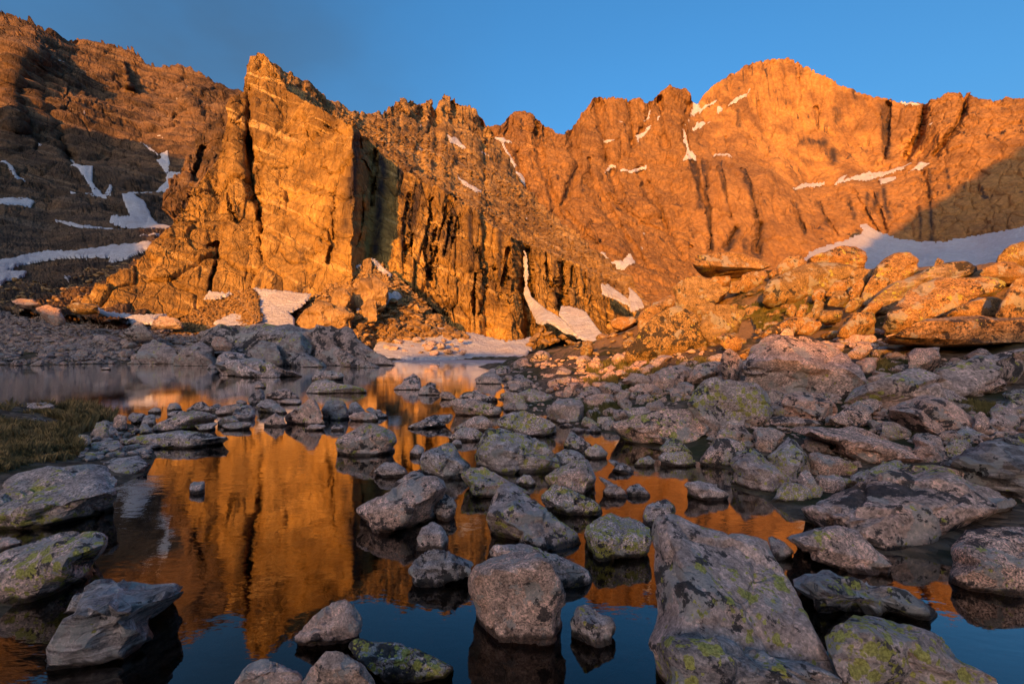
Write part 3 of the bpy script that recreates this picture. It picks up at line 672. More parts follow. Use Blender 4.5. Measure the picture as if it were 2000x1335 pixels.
wall_snow = [(pts('Q', "470,370 480,395 470,440 430,445 425,432 460,425 462,390"), 'upper end of a snow-filled couloir beside the jagged notch', None),
             (pts('Q', "390,515 440,495 470,455 475,480 450,510 415,530 412,555"), 'hooked snow patch low in the couloir of the jagged wall', None),
             (pts('Q', "700,340 740,345 745,365 830,322 825,338 750,385 700,425 650,470 690,410 705,370"), 'long snow ramp rising beside the notch below the square summit', None),
             (pts('Q', "695,485 740,440 765,430 770,450 825,418 780,455 720,490"), 'snow ledge just under the long snow ramp', None),
             (pts('Q', "650,485 662,490 680,580 718,620 715,640 650,640 668,610 655,560"), 'snow chute widening downward below the notch', None),
             (pts('Q', "890,362 930,315 985,290 1040,240 1000,295 940,340"), 'bright diagonal snow streak under the square summit', None),
             (pts('Q', "830,355 862,365 870,380 838,405"), 'triangular snow patch beside the diagonal snow streak', None),
             (pts('Q', "810,622 850,608 905,615 925,632 870,628"), 'snow strip on the brink of the streaked slab', None),
             (pts('Q', "212,725 255,675 298,685 250,712"), 'wedge of snow on the ledge left of the streaked slab', None),
             (pts('Q', "310,690 340,690 350,700 400,690 450,665 455,685 380,712 320,710"), 'slim curved snow ledge beside the wedge of snow', None),
             (pts('Q', "205,1150 245,1155 240,1175 265,1190 320,1190 350,1150 370,1165 388,1195 380,1210 330,1235 290,1225 250,1190 210,1170"), 'broad ragged snow patch low on the headwall above the ribbed cliff', None),
             (pts('S', "118,785 160,785 210,768 305,762 300,780 240,790 160,800"), 'left snow ledge at the foot of the sheer square-topped face', None),
             (pts('S', "375,778 400,740 455,715 430,745 545,708 640,710 690,690 760,660 740,690 680,718 600,735 540,750 470,745"), 'long snow ledge beneath the sheer square-topped face', None),
             (pts('S', "605,745 690,730 690,750 640,775 615,775"), 'small snow lobe under the long snow ledge', None),
             (pts('S', "735,728 800,682 820,665 878,668 850,695 790,700"), 'slanted snow bank right of the long snow ledge', None),
             (pts('S', "700,318 740,325 830,345 800,352 740,342"), 'flat snow cap on the skyline saddle', None),
             (pts('S', "855,465 880,440 925,422 900,440"), 'thin snow sliver under the skyline saddle', None),
             (pts('O', "620,285 660,295 700,305 700,318 670,320 690,370 720,410 715,425 750,450 760,470 752,500 725,460 700,430 680,390 660,330"), 'winding snow gully between the rounded tower and the talus ramp', None)]
for t in ("500,420 520,420 505,450", "185,540 235,545 280,540 245,565", "300,432 330,437 310,447", "500,625 545,660 515,645", "820,262 845,264 830,270", "1055,180 1072,178 1058,208", "925,172 940,170 930,195", "420,1040 450,1040 440,1060", "425,1110 440,1110 438,1140", "100,882 145,888 120,895",
          "1035,645 1065,665 1045,660", "1100,690 1140,715 1115,708", "545,1048 565,1055 550,1062", "375,740 410,742 395,748", "215,620 230,625 220,640", "640,395 648,400 642,415"):
    wall_snow.append((pts('Q', t), 'tiny spot of snow caught in a hollow of the headwall', G_WALL))
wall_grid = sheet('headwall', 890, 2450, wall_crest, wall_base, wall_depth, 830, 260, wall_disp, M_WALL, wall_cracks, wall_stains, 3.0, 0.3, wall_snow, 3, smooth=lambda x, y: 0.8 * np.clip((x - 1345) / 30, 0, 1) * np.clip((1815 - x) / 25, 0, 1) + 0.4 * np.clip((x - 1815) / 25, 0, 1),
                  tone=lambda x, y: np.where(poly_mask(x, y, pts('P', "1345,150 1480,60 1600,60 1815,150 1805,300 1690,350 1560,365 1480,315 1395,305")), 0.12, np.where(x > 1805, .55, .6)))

# --- the long brown mountain on the left, its scree bowl and a shaded spur
left_crest = pts('P', "-560,-90 -160,-20 -60,12 0,27 20,30 32,34 60,40 72,50 85,57 110,68 135,78 160,84 185,88 205,89 235,95 262,99 270,104 276,113 290,122 310,127 340,134 372,138 384,147 410,155 440,168 460,180 480,196 520,215")
left_base = pts('P', "-560,600 -160,602 0,602 120,612 200,622 280,612 330,570 360,530 520,500")
left_depth = by_points("-560,-80,560 -560,200,450 -560,330,360 -560,430,270 -560,500,190 -560,600,105 -160,-10,640 0,30,700 150,85,740 262,100,760 370,140,760 460,182,740 520,215,720 -160,200,520 0,130,600 60,110,590 150,180,640 260,220,650 370,240,640 460,280,600 -160,330,420 0,300,470 50,330,470 130,300,530 200,350,510 260,340,540 330,350,520 440,360,480 520,380,460 "
                       "-160,430,320 0,410,360 100,425,370 200,400,400 260,410,380 320,440,350 400,450,320 -160,500,220 0,480,235 150,460,270 300,470,240 400,480,220 0,530,170 150,520,180 300,520,165 0,570,135 150,570,132 250,580,122 360,540,190 0,602,120 150,612,112 280,608,112 520,520,230 -160,602,118 430,500,220")
def left_disp(P, PX, PY, V):
    cl = np.clip((450 - PY) / 40, 0, 1)
    d = slab_disp(P, 2.4, 51, (-0.12, 0.1, 1), 1.35) * cl
    tilt = P[..., 2] + 0.16 * P[..., 0] + 0.1 * P[..., 1]
    d += cl * 3.2 * np.sin(tilt * 0.42 + 2.5 * fbm(P / 60, 3, 55)) * (0.5 + 0.5 * fbm(P / 90, 2, 56))
    d += cl * (20 * fbm(P / 120, 3, 57) + 5 * ridged(P / 55, 3, 59) * np.clip((330 - PY) / 60, 0, 1))
    return d + (1 - cl) * talus_disp(P, 0.9, 58)
left_cracks = [(pts('T', "130,250 160,400 230,520 270,620"), 9, 26), (pts('T', "655,430 650,480"), 4, 14), (pts('T', "470,560 475,640"), 3, 10), (pts('T', "20,330 60,480"), 8, -20), (pts('T', "60,200 40,300"), 12, -30), (pts('T', "460,240 480,320"), 5, -25), (pts('T', "700,390 740,430"), 8, -20)]
G_LEFT = 'snow flecks scattered on the left mountainside'
left_snow = [(pts('T', "260,595 280,600 300,640 350,660 345,690 390,735 410,700 425,700 415,745 470,745 510,705 560,700 640,640 690,628 650,680 600,710 520,735 505,765 540,780 600,825 650,840 620,862 560,855 480,830 400,825 410,810 480,800 465,770 400,785 330,770 270,740 260,730 330,740 350,740 330,700 280,650 255,630"),
              'large branching snowfield at the foot of the left mountain', None),
             (pts('T', "525,548 560,560 610,595 645,580 640,620 625,660 590,615 615,605 570,580"), 'small zigzag of snow above the branching snowfield', None),
             (pts('T', "0,625 20,618 60,665 140,690 200,712 130,695 70,690 20,645"), 'thin curved snow band on the lower left mountainside', None),
             (pts('T', "-60,745 0,755 70,765 140,782 120,798 0,797 -60,800"), 'flat snow bank at the top of the scree bowl', None),
             (pts('T', "175,830 260,832 400,840 520,855 560,862 420,850 250,845"), 'narrow level strip of snow across the scree bowl', None),
             (pts('T', "490,885 540,880 600,880 590,892"), 'short snow strip beside the golden buttress', None),
             (pts('T', "-60,990 0,965 60,955 200,935 330,925 480,912 600,910 595,935 520,945 470,970 400,975 410,962 300,965 180,975 90,990 30,1010 110,1020 80,1045 20,1050 10,1075 -60,1080"), 'wide low snowfield lying across the scree bowl', None),
             (pts('T', "240,1045 280,1040 260,1056"), 'tiny snow remnant in the scree below the wide snowfield', None)]
for t in ("400,445 455,480 425,468", "440,512 480,530 460,528", "300,462 330,470 315,475", "135,318 190,330 165,335", "245,338 285,345 265,350", "180,220 245,248 210,240", "290,270 345,292 320,290", "480,255 520,262 500,266", "610,305 660,340 630,325", "655,370 685,388 668,390", "690,340 720,345 705,350", "560,500 640,535 600,525", "190,570 205,575 195,585",
          "470,595 483,600 475,650 468,640", "640,490 740,512 700,508", "755,295 860,345 810,325", "90,165 130,182 110,180", "410,190 430,195 420,200", "130,540 165,548 150,556", "195,428 270,455 230,445", "600,785 630,800 615,800", "700,755 720,765 705,765", "335,618 365,620 350,626"):
    left_snow.append((pts('T', t), 'small fleck of snow on the brown left mountainside', G_LEFT))
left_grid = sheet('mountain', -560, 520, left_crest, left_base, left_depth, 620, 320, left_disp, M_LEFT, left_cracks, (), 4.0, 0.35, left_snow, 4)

spur_crest = pts('P', "318,378 340,345 352,338 365,318 378,292 390,270 400,266 410,243 420,238 430,222 438,224 442,205 452,205 470,230 500,260")
spur_base = pts('P', "318,400 345,450 400,480 500,480")
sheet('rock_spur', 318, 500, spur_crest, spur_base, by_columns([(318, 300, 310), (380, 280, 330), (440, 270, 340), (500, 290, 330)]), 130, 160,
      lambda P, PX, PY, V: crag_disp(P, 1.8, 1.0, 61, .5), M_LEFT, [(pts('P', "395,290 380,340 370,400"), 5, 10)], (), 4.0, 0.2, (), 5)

# --- talus cone between the dark side wall and the lake, and the cobble fan on its left
cone_crest = pts('P', "560,640 580,610 600,590 640,565 680,535 715,508 735,505 760,520 790,555 830,590 870,625 900,650 930,685")
cone_base = pts('P', "560,668 600,690 690,696 730,684 790,678 860,684 930,694")
cone_depth = by_columns([(560, 98, 110), (640, 98, 122), (700, 99, 129), (735, 107, 132), (790, 109, 131), (870, 111, 126), (930, 112, 117)])
cone_snow = [(pts('N', "685,905 705,905 745,940 790,985 785,1000 740,970 700,925"), 'slim snow ribbon at the top of the talus cone', None),
             (pts('N', "575,945 640,950 660,945 655,965 600,965"), 'little snow shelf at the corner of the dark side wall', None),
             (pts('N', "705,1140 720,1090 760,1065 800,1053 832,1085 780,1100 740,1125"), 'lit snow saddle among the talus blocks', None),
             (pts('N', "630,1105 655,1115 650,1145 635,1135"), 'small snow scrap between two large talus blocks', None)]
cone_grid = sheet('talus_cone', 560, 930, cone_crest, cone_base, cone_depth, 260, 160, lambda P, PX, PY, V: talus_disp(P, 0.55, 71), M_RAMP, (), (), 3.0, 0.12, cone_snow, 6)

fan_crest = pts('P', "340,632 370,612 420,588 460,570 490,562 505,570 512,600")
fan_base = pts('P', "340,655 400,660 450,655 480,640 512,625")
fan_grid = sheet('cobble_fan', 340, 512, fan_crest, fan_base, by_columns([(340, 97, 104), (430, 98, 114), (512, 101, 118)]), 200, 110, lambda P, PX, PY, V: 0.6 * talus_disp(P, 0.35, 81), M_RAMP, (), (), 1.5, 0.1, (), 7)

# --- free-lying snowfields
def snow_sheet(label, outline, depth, group=None, nx=90, ny=60, seed=0, rough=0.35, edge=3.0):
    xs = [p[0] for p in outline]; ys = [p[1] for p in outline]
    PX, PY = np.meshgrid(np.linspace(min(xs) - 4, max(xs) + 4, nx), np.linspace(max(ys) + 3, min(ys) - 3, ny))
    D = depth(PX, PY, 0)
    P = unproject(PX, PY, D)
    P = P + grid_normals(P) * (rough * fbm(P / 5, 4, 300 + seed) + rough * 2 * fbm(P / 25, 2, 301 + seed))[..., None]
    w = 1.6 * fbm(np.stack([PX / 7, PY / 7, 0 * PX], -1), 3, 302 + seed) + edge * fbm(np.stack([PX / 3.5, PY / 9, 0 * PX], -1), 3, 303 + seed)
    m = poly_mask(PX + w, PY + w, outline)
    f = grid_faces(ny, nx); f = f[m.ravel()[f].any(1)]
    mm = m.ravel(); Q = P.reshape(-1, 3).copy(); Q[~mm, 2] -= 0.4
    ids, inv = np.unique(f, return_inverse=True)
    q = Q[ids]; org = q.mean(0)
    o = link('snowfield', mesh_data('snowfield', q - org, inv.reshape(-1, 4)), M_SNOW, loc=org)
    return tag(o, label, 'snow', group)
snow_sheet('bright snow apron between the cobble fan and the golden buttress', pts('N', "205,1036 300,1050 450,1068 400,1110 350,1135 380,1165 372,1215 300,1225 60,1200 40,1180 150,1130 190,1090"), by_points("420,650,97 620,650,97 500,565,117 600,572,116 400,600,108"), seed=1)
snow_sheet('shaded snow slope running down from the cliff into the lake', pts('O', "70,1262 90,1215 130,1195 240,1200 330,1130 390,1130 440,1155 530,1172 600,1190 680,1208 800,1190 790,1230 760,1275 700,1302 130,1296"), by_points("730,702,100 1040,704,99 740,660,112 860,630,124 960,655,124 1040,658,122 880,690,106 1000,690,105"), nx=150, seed=2)
snow_sheet('sunlit snow strip at the left toe of the golden buttress', pts('M', "752,150 775,185 860,203 1050,216 1285,212 1230,235 1170,285 1060,275 960,272 860,235 770,200"), by_points("190,600,104 330,612,106 240,632,100 300,630,100"), seed=3)
snow_sheet('small bright snow patch above the cobble fan', pts('M', "1560,85 1610,30 1660,45 1775,38 1700,75 1640,92"), by_points("398,584,112 455,569,114 420,570,115 440,580,112"), nx=40, ny=30, seed=4)
snow_sheet('great curved snowfield under the headwall behind the boulder hill', pts('P', "1575,500 1600,485 1650,472 1690,452 1680,436 1695,440 1722,458 1760,466 1800,474 1850,472 1900,462 1960,452 2005,440 2060,430 2350,415 2350,530 1575,530"),
           by_points("1575,500,300 1690,440,470 1722,458,455 1800,474,430 1900,462,420 2060,430,380 2350,415,330 2350,530,150 1575,535,190 1800,530,180 2060,530,170 1800,500,300 1690,480,360"), nx=280, ny=60, seed=5, rough=0.9)

snow_sheet('long narrow tongue of snow filling the gully in the ribbed cliff', pts('O', "757,785 771,830 768,950 792,1005 860,1062 940,1112 1000,1178 940,1165 880,1122 822,1125 795,1072 758,990"), by_points("1023,485,164 1030,560,150 1040,600,140 1060,630,123 1120,660,119 1100,625,124 1020,600,144"), nx=110, ny=120, seed=6)
snow_sheet('fan of pinkish snow beside the gully tongue at the cliff foot', pts('O', "918,1085 935,1045 972,1050 1042,1075 1080,1130 1115,1172 1100,1215 1000,1185 940,1110"), by_points("1090,600,136 1180,650,118 1120,660,118 1150,610,132"), seed=7)
snow_sheet('thin slanting snow band above the low end of the ribbed cliff', pts('O', "1110,950 1140,950 1180,980 1245,1028 1240,1048 1180,1018 1112,988"), by_points("1175,555,150 1230,560,158 1256,600,146 1200,600,143"), seed=8, nx=60, ny=40)
snow_sheet('triangular snow patch at the right end of the slanting snow band', pts('O', "1236,962 1262,985 1290,1015 1306,1048 1245,1065 1240,1010"), by_points("1175,555,150 1230,560,156 1256,600,144 1200,600,141"), seed=9, nx=40, ny=40)

# ice still floating at the far end of the lake
ice = pts('P', "765,706 800,699 850,698 900,697 960,699 1010,698 1000,707 960,710 900,708.5 860,707.5 820,708")
ip = np.array([unproject(x, y, CAMZ * FPX / (y - HOR)) for x, y in ice]); ic = ip.mean(0)
top = ip - ic; top[:, 2] = 0.07; bot = top.copy(); bot[:, 2] = -0.08
n_i = len(top); vv = np.concatenate([top, bot, [[0, 0, 0.08]]])
ff = [[i, (i + 1) % n_i, 2 * n_i] for i in range(n_i)] + [[n_i + i, n_i + (i + 1) % n_i, (i + 1) % n_i] for i in range(n_i)] + [[n_i + i, (i + 1) % n_i, i] for i in range(n_i)]
tag(link('ice_sheet', mesh_data('ice_sheet', vv, np.array(ff), False), M_ICE, loc=(ic[0], ic[1], 0)), 'grey sheet of rotting ice floating at the snow edge of the lake', 'ice')

# ------------------------------------------------------------------ ridges behind the viewer that still shade the basin
ta, sa, ca = math.tan(SUN_EL), math.sin(SUN_AZ), math.cos(SUN_AZ)
def ridge(s_r, boundary, ends, seed):
    prof = []
    for x, y, d in boundary:
        p = unproject(x, y, d); s = p[1] * ca + p[0] * sa; u = p[0] * ca - p[1] * sa
        prof.append((u, p[2] + ta * (s - s_r)))
    prof = sorted(prof + ends)
    U = np.linspace(prof[0][0], prof[-1][0], 220); Hh = np.interp(U, *zip(*prof))
    Hh = Hh + 0.02 * Hh * fbm(np.stack([U / 12, 0 * U, 0 * U + seed], -1), 4, seed)
    t = np.linspace(-1, 1, 21)
    TT, UU = np.meshgrid(t, U, indexing='ij'); HH = np.broadcast_to(Hh, UU.shape)
    S = s_r + TT * (HH * 1.6 + 10)
    Z = HH * (1 - np.abs(TT)) - 3
    P = np.stack([UU * ca + S * sa, -UU * sa + S * ca, Z], -1)
    nz = fbm(P / 15, 4, seed + 3) * 0.06 * HH * np.abs(TT) * 2
    P[..., 2] += nz
    o = link('ridge', mesh_data('ridge', P.reshape(-1, 3), grid_faces(21, 220)[:, ::-1]), M_LEFT); tag(o, kind='structure')
ridge(-150, [(2080, 545, 17), (1960, 520, 18), (1900, 545, 18), (1720, 558, 18), (1600, 586, 18), (1450, 628, 19), (1340, 650, 30), (1200, 690, 27), (1040, 680, 110), (960, 674, 112), (800, 684, 105), (600, 630, 90), (430, 624, 90), (300, 622, 100), (200, 590, 108), (60, 574, 125)], [(40, 30), (90, 34)], 901)
ridge(-420, [(-60, 300, 520), (130, 235, 560), (250, 265, 590), (330, 300, 590), (400, 330, 560), (330, 440, 350), (320, 500, 200), (260, 545, 150), (130, 580, 132)], [(-1100, 470)], 902)
ridge(-520, [(1690, 480, 470), (1722, 458, 490), (1850, 372, 500), (2000, 280, 500), (2100, 220, 500)], [(60, 120), (95, 190), (420, 430)], 903)

# ------------------------------------------------------------------ boulders
def _ico(level):
    bm = bmesh.new(); bmesh.ops.create_icosphere(bm, subdivisions=level, radius=1.0)
    v = np.array([x.co[:] for x in bm.verts]); f = np.array([[q.index for q in t.verts] for t in bm.faces]); bm.free()
    v /= np.linalg.norm(v, axis=1, keepdims=True)
    return v, f
ICO = {k: _ico(k) for k in (2, 3, 4, 5, 6)}

def hull_planes(P, merge=0.8):
    bm = bmesh.new()
    for p in P: bm.verts.new(p)
    r = bmesh.ops.convex_hull(bm, input=bm.verts[:])
    bm.normal_update()
    c = P.mean(0); N, A = [], []
    for f in sorted(bm.faces, key=lambda q: -q.calc_area()):
        ar = f.calc_area()
        if ar < 1e-7: continue
        n = np.array(f.normal[:])
        if n @ (np.array(f.verts[0].co[:]) - c) < 0: n = -n
        if N:
            dots = np.array([n @ (m / np.linalg.norm(m)) for m in N]); k = int(dots.argmax())
            if dots[k] > merge: N[k] = N[k] + n * ar; A[k] = np.append(A[k], [[n @ (np.array(f.verts[0].co[:]) - c), ar]], 0); continue
        N.append(n * ar); A.append(np.array([[n @ (np.array(f.verts[0].co[:]) - c), ar]]))
    bm.free()
    N = np.array([m / np.linalg.norm(m) for m in N])
    sup = ((P - c) @ N.T).max(0); avg = np.array([(a[:, 0] * a[:, 1]).sum() / a[:, 1].sum() for a in A])
    return c, N, np.maximum(0.72 * sup + 0.28 * np.minimum(avg, sup), 0.03)

def rock_body(P, level, seed, rough=1.0, gneiss=0.0, p=44.0, facets=5):
    """Rounded polyhedron through the hull of the control points P, weathered; the points come back in P's space."""
    rs = np.random.default_rng(seed)
    lo, hi = P.min(0), P.max(0); ext = np.maximum(hi - lo, 1e-3); mid = (lo + hi) / 2
    Q = (P - mid) / ext * 2
    c, N, D = hull_planes(Q)
    k = rs.normal(size=(facets, 3)); k /= np.linalg.norm(k, axis=1, keepdims=True)
    sup = ((Q - c) @ k.T).max(0) * rs.uniform(0.86, 0.97, facets)
    N = np.concatenate([N, k]); D = np.concatenate([D, sup])
    v, f = ICO[level]
    q = np.maximum(v @ N.T, 0) / D
    qm = q.max(1); r = 1 / (qm * ((q / qm[:, None]) ** 160).sum(1) ** (1 / 160))
    B = v * r[:, None]
    ed = np.concatenate([f[:, [0, 1]], f[:, [1, 2]], f[:, [2, 0]]])
    deg = np.bincount(ed[:, 0], minlength=len(v)).astype(float)[:, None]
    for _ in range(max(1, int(round(44 / p * {2: 0.6, 3: 0.7, 4: 0.6, 5: 1.0, 6: 2}[level])))):
        acc = np.stack([np.bincount(ed[:, 0], weights=B[ed[:, 1], k_], minlength=len(v)) for k_ in range(3)], -1)
        B = 0.6 * B + 0.4 * acc / deg
    bl, bh = B.min(0), B.max(0); ql, qh = (Q - c).min(0), (Q - c).max(0)
    B = (B - bl) / (bh - bl) * (qh - ql) + ql
    B = (B + c) / 2 * ext + mid
    # weathering, in real units
    s = float(np.sort(ext)[1])
    fn = np.cross(B[f[:, 1]] - B[f[:, 0]], B[f[:, 2]] - B[f[:, 0]]); nrm = np.zeros_like(B)
    for k_ in range(3): np.add.at(nrm, f[:, k_], fn)
    nrm /= np.linalg.norm(nrm, axis=1, keepdims=True) + 1e-12
    X = (B - mid) / s + rs.uniform(0, 50, 3)
    d = 0.03 * fbm(X * 1.5, 3, seed) + 0.022 * fbm(X * 5.5, 4, seed + 3) + 0.011 * fbm(X * 17, 3, seed + 4)
    ci, a, b = worley(X * 2.6 + 0.25 * np.stack([fbm(X * 3, 2, 1), fbm(X * 3, 2, 2), fbm(X * 3, 2, 3)], -1), seed + 5)
    d += 0.07 * (ci - .5) - 0.025 * np.exp(-((b - a) / .06) ** 2)
    if gneiss > 0:
        ax = rs.normal(size=3) * np.array([1, 1, 1.6]); ax /= np.linalg.norm(ax)
        d += gneiss * 0.03 * np.sin((X @ ax) * 21 + 5 * fbm(X * 2, 3, seed + 7)) * (0.5 + fbm(X * 2.5, 2, seed + 8))
    B = B + nrm * (d * s * rough)[:, None]
    return B, f

def fit_outline(B, o, water):
    """Pull the body's profile onto the traced one (its buried foot is left alone)."""
    d = B[:, 1]; px = 1000 + B[:, 0] * FPX / d; py = HOR - (B[:, 2] - CAMZ) * FPX / d
    x, y = o[:, 0], o[:, 1]; x2, y2 = np.roll(x, -1), np.roll(y, -1)
    cr = x * y2 - x2 * y; A = cr.sum() / 2
    cx, cy = ((x + x2) * cr).sum() / (6 * A), ((y + y2) * cr).sum() / (6 * A)
    th = np.linspace(-np.pi, np.pi, 73)[:-1]; R = np.zeros(72)
    dx, dy = np.cos(th), np.sin(th)
    for i in range(len(x)):
        ex, ey = x2[i] - x[i], y2[i] - y[i]; den = dx * ey - dy * ex
        with np.errstate(all='ignore'):
            t = ((x[i] - cx) * ey - (y[i] - cy) * ex) / den; u = ((x[i] - cx) * dy - (y[i] - cy) * dx) / den
        ok = (t > 0) & (u >= 0) & (u <= 1) & np.isfinite(t)
        R = np.where(ok, np.maximum(R, t), R)
    a = np.arctan2(py - cy, px - cx); rr = np.hypot(px - cx, py - cy)
    b = ((a + np.pi) / (2 * np.pi) * 72 + .5).astype(int) % 72
    S = np.zeros(72); np.maximum.at(S, b, rr)
    ok = (R > 0) & (S > 0)
    ratio = np.where(ok, np.clip(R / np.maximum(S, 1e-6), 0.55, 1.5), 1.0)
    down = np.clip((dy - 0.05) / 0.3, 0, 1); ratio = ratio * (1 - down) + np.minimum(ratio, 1.15) * 0 + down * 1.0
    ratio = (np.roll(ratio, 1) + 2 * ratio + np.roll(ratio, -1)) / 4
    k = np.interp(a, np.append(th, np.pi), np.append(ratio, ratio[0]))
    return unproject(cx + (px - cx) * k, cy + (py - cy) * k, d)

HEROES = []
SINGLES = []
def short_name(label):
    out = []
    for w in label.split():
        if out and w in ('with', 'beside', 'behind', 'below', 'above', 'left', 'right', 'at', 'under', 'in', 'on', 'of', 'between', 'standing', 'next', 'lying', 'leaning', 'like', 'rising', 'across', 'from', 'peppered', 'that', 'capped', 'wedged', 'poking', 'running', 'thickly', 'cut', 'resting', 'dipping', 'alone', 'and', 'over', 'spotted', 'half', 'tucked', 'sitting', 'beneath', 'pointing', 'sticking', 'jutting', 'peeping', 'touching', 'overhanging', 'propped', 'along', 'embedded', 'reaching', 'catching', 'mirrored', 'perched', 'sheltered', 'capping', 'bridging', 'propping', 'filling', 'climbing', 'against', 'sloping', 'stranded', 'ending', 'split', 'tilted', 'freckled', 'beyond', 'near', 'just', 'lapped', 'coated', 'by', 'to'):
            break
        out.append(w.rstrip(','))
    return ' '.join(out)

TRACED = []                                    # projected outlines, so that loose stones keep off the boulders
ROCK_N = 0
def rock(kind, crop, base, mat, label, outline, ridge_text=None, group=None, sink=0.35, hgt=0.45, rough=1.0, p=44.0, thick=0.55, facets=4, dk=0.0, matl=None, under=False):
    global ROCK_N
    ROCK_N += 1
    name, cat = {'b': ('boulder', 'boulder'), 's': ('rock_slab', 'slab'), 't': ('stone', 'stone'), 'o': ('rock_outcrop', 'outcrop')}[kind]
    o = np.array(pts(crop, outline)); x, y = o[:, 0], o[:, 1]
    yb, yt = y.max(), y.min(); xl, xr = x.min(), x.max()
    if base == 'w': D0 = CAMZ * FPX / (yb - HOR)
    elif base == 'g': D0 = float(ground_hit([(x[y > yb - 0.3 * (yb - yt)]).mean()], [yb])[0][0])
    else: D0 = float(base)
    zb = CAMZ + (HOR - yb) * D0 / FPX
    W = (xr - xl) * D0 / FPX
    Hh = (yb - yt) * D0 / FPX
    h = min(hgt * W, Hh)
    if yt > HOR + 2: dl = (CAMZ - zb - h) * FPX / (yt - HOR) - D0
    else: dl = (zb + h - CAMZ) * FPX / max(HOR - yt, 8) - D0 if yt < HOR - 40 else 0.4 * W
    dl = float(np.clip(dl, 0.15 * W, 0.8 * W))
    if base == 'w': dl = min(dl, max((CAMZ - 0.04) * FPX / (yt - HOR) - D0, 0.02) if yt > HOR + 2 else dl)
    t = (yb - y) / (yb - yt + 1e-6)
    d = D0 + dl * t
    yl, yr = y[x.argmin()], y[x.argmax()]
    chain = yl + (yr - yl) * (x - xl) / (xr - xl + 1e-6)
    low = y > chain + 0.02 * (yb - yt)
    if yb > HOR + 20:
        dp = (CAMZ - zb) * FPX / np.maximum(y - HOR, 4)
        d = np.where(low, np.clip(dp, D0, D0 + 0.5 * W), d)
    if under: d = np.where(t > .45, D0 + 0.12 * W * t, D0 + 0.30 * W * (1 - t / .45))
    C = [unproject(x, y, d)]
    cx, cy = x.mean(), y.mean()
    if ridge_text:
        rp = np.array(pts(crop, ridge_text)); C.append(unproject(rp[:, 0], rp[:, 1], D0 + (-0.03 * W if under else 0.15 * dl * (yb - rp[:, 1]) / (yb - yt + 1e-6))))
    else:
        rr = np.random.default_rng(ROCK_N)
        lvl_y = yt + (yb - yt) * rr.uniform(.28, .52); tl = rr.uniform(-.12, .12) * (yb - yt)
        a = xl + (xr - xl) * np.array([rr.uniform(.12, .25), rr.uniform(.75, .88), rr.uniform(.4, .6)]); b_ = np.array([lvl_y + tl, lvl_y - tl, lvl_y + rr.uniform(0, .12) * (yb - yt)])
        C.append(unproject(a, b_, D0 + dl * (yb - b_) / (yb - yt + 1e-6) * .55 - rr.uniform(.02, .10) * min(W, 1.5 * Hh)))
    # far side: behind the outline and lower, so that it never shows past it
    bx = cx + (x - cx) * 0.72; by = yb + (y - yb) * 0.72
    C.append(unproject(bx, by, d + thick * W))
    if sink > 0:
        lowp = unproject(x[low | (t < .3)], y[low | (t < .3)], d[low | (t < .3)])
        cen = lowp.mean(0)
        lowp = cen + (lowp - cen) * 0.9; lowp[:, 1] += 0.12 * W; lowp[:, 2] -= sink * max(Hh, 0.25 * W)
        C.append(lowp)
        bl = unproject(bx, by, d + thick * W); bl[:, 2] = np.minimum(bl[:, 2], zb - sink * Hh * .5); C.append(bl[t < .5])
    P = np.concatenate(C)
    area = (xr - xl) * (yb - yt)
    lvl = 6 if area > 60000 else 5 if area > 5000 else 4 if area > 900 else 3
    l, pk, g = mat
    if crop in 'KL' and base == 'g': rough *= 0.7
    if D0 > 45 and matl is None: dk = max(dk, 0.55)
    B, f = rock_body(P, lvl, 1000 + ROCK_N * 13, rough * (1 + .6 * g), g, p, facets)
    B = fit_outline(B, o, base == 'w')
    org = np.array([P[:, 0].mean(), P[:, 1].mean(), zb])
    if matl is None and ((crop == 'K' and yt < 690) or (crop == 'L' and yt < 640) or 'golden' in label): matl = M_ROCK_SUN  # hill rocks in the sun take the granite with sunlight in its colour
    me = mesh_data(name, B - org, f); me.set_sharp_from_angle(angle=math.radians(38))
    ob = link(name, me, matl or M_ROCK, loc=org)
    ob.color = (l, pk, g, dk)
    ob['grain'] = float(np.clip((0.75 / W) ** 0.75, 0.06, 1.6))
    TRACED.append(o)
    if not group and len(short_name(label).split()) > 1: HEROES.append((short_name(label), x.mean(), y.mean()))
    elif group: SINGLES.append((ob, x.mean(), y.mean(), xr - xl))
    tag(ob, label, cat, group)
    return ob

# material codes: (yellow lichen, pink, gneiss banding)
R = rock
# --- foreground, standing in the water
R('b', 'G', 'w', (.05, .85, 0), 'squat pinkish granite block with a pale patch, foot in dark blue water', "175,800 185,730 240,680 480,600 560,610 630,700 700,840 712,960 705,1080 690,1130 520,1140 340,1120 290,1010 180,860", "215,740 480,690 620,740 660,900", thick=.5, hgt=.75)
R('t', 'G', 'w', (.1, .25, .2), 'small grey stone with a pale band beside the squat pinkish block', "725,1010 760,920 820,903 890,960 940,970 972,1020 970,1090 945,1130 900,1150 820,1120 740,1060", hgt=.6)
R('s', 'G', 'w', (.45, .2, .2), 'flat lichened slab poking out behind the squat pinkish block', "280,610 340,578 400,590 500,580 600,630 700,670 800,710 843,745 830,780 780,805 700,780 600,740 300,660", hgt=.25)
R('b', 'G', 'w', (.5, .15, .35), 'dark wedge-shaped boulder with yellow lichen down its sloping side', "265,455 300,360 330,285 390,245 440,280 540,350 600,400 690,470 770,520 800,560 790,590 700,622 610,610 500,580 420,560 330,510", "310,430 480,440 620,520")
R('b', 'G', 'w', (.85, .1, .1), 'low rounded boulder capped with bright yellow lichen beside the dark wedge', "560,350 580,310 640,262 700,275 790,320 850,345 905,395 905,415 870,435 760,440 680,425 600,380", "600,350 720,380 830,390")
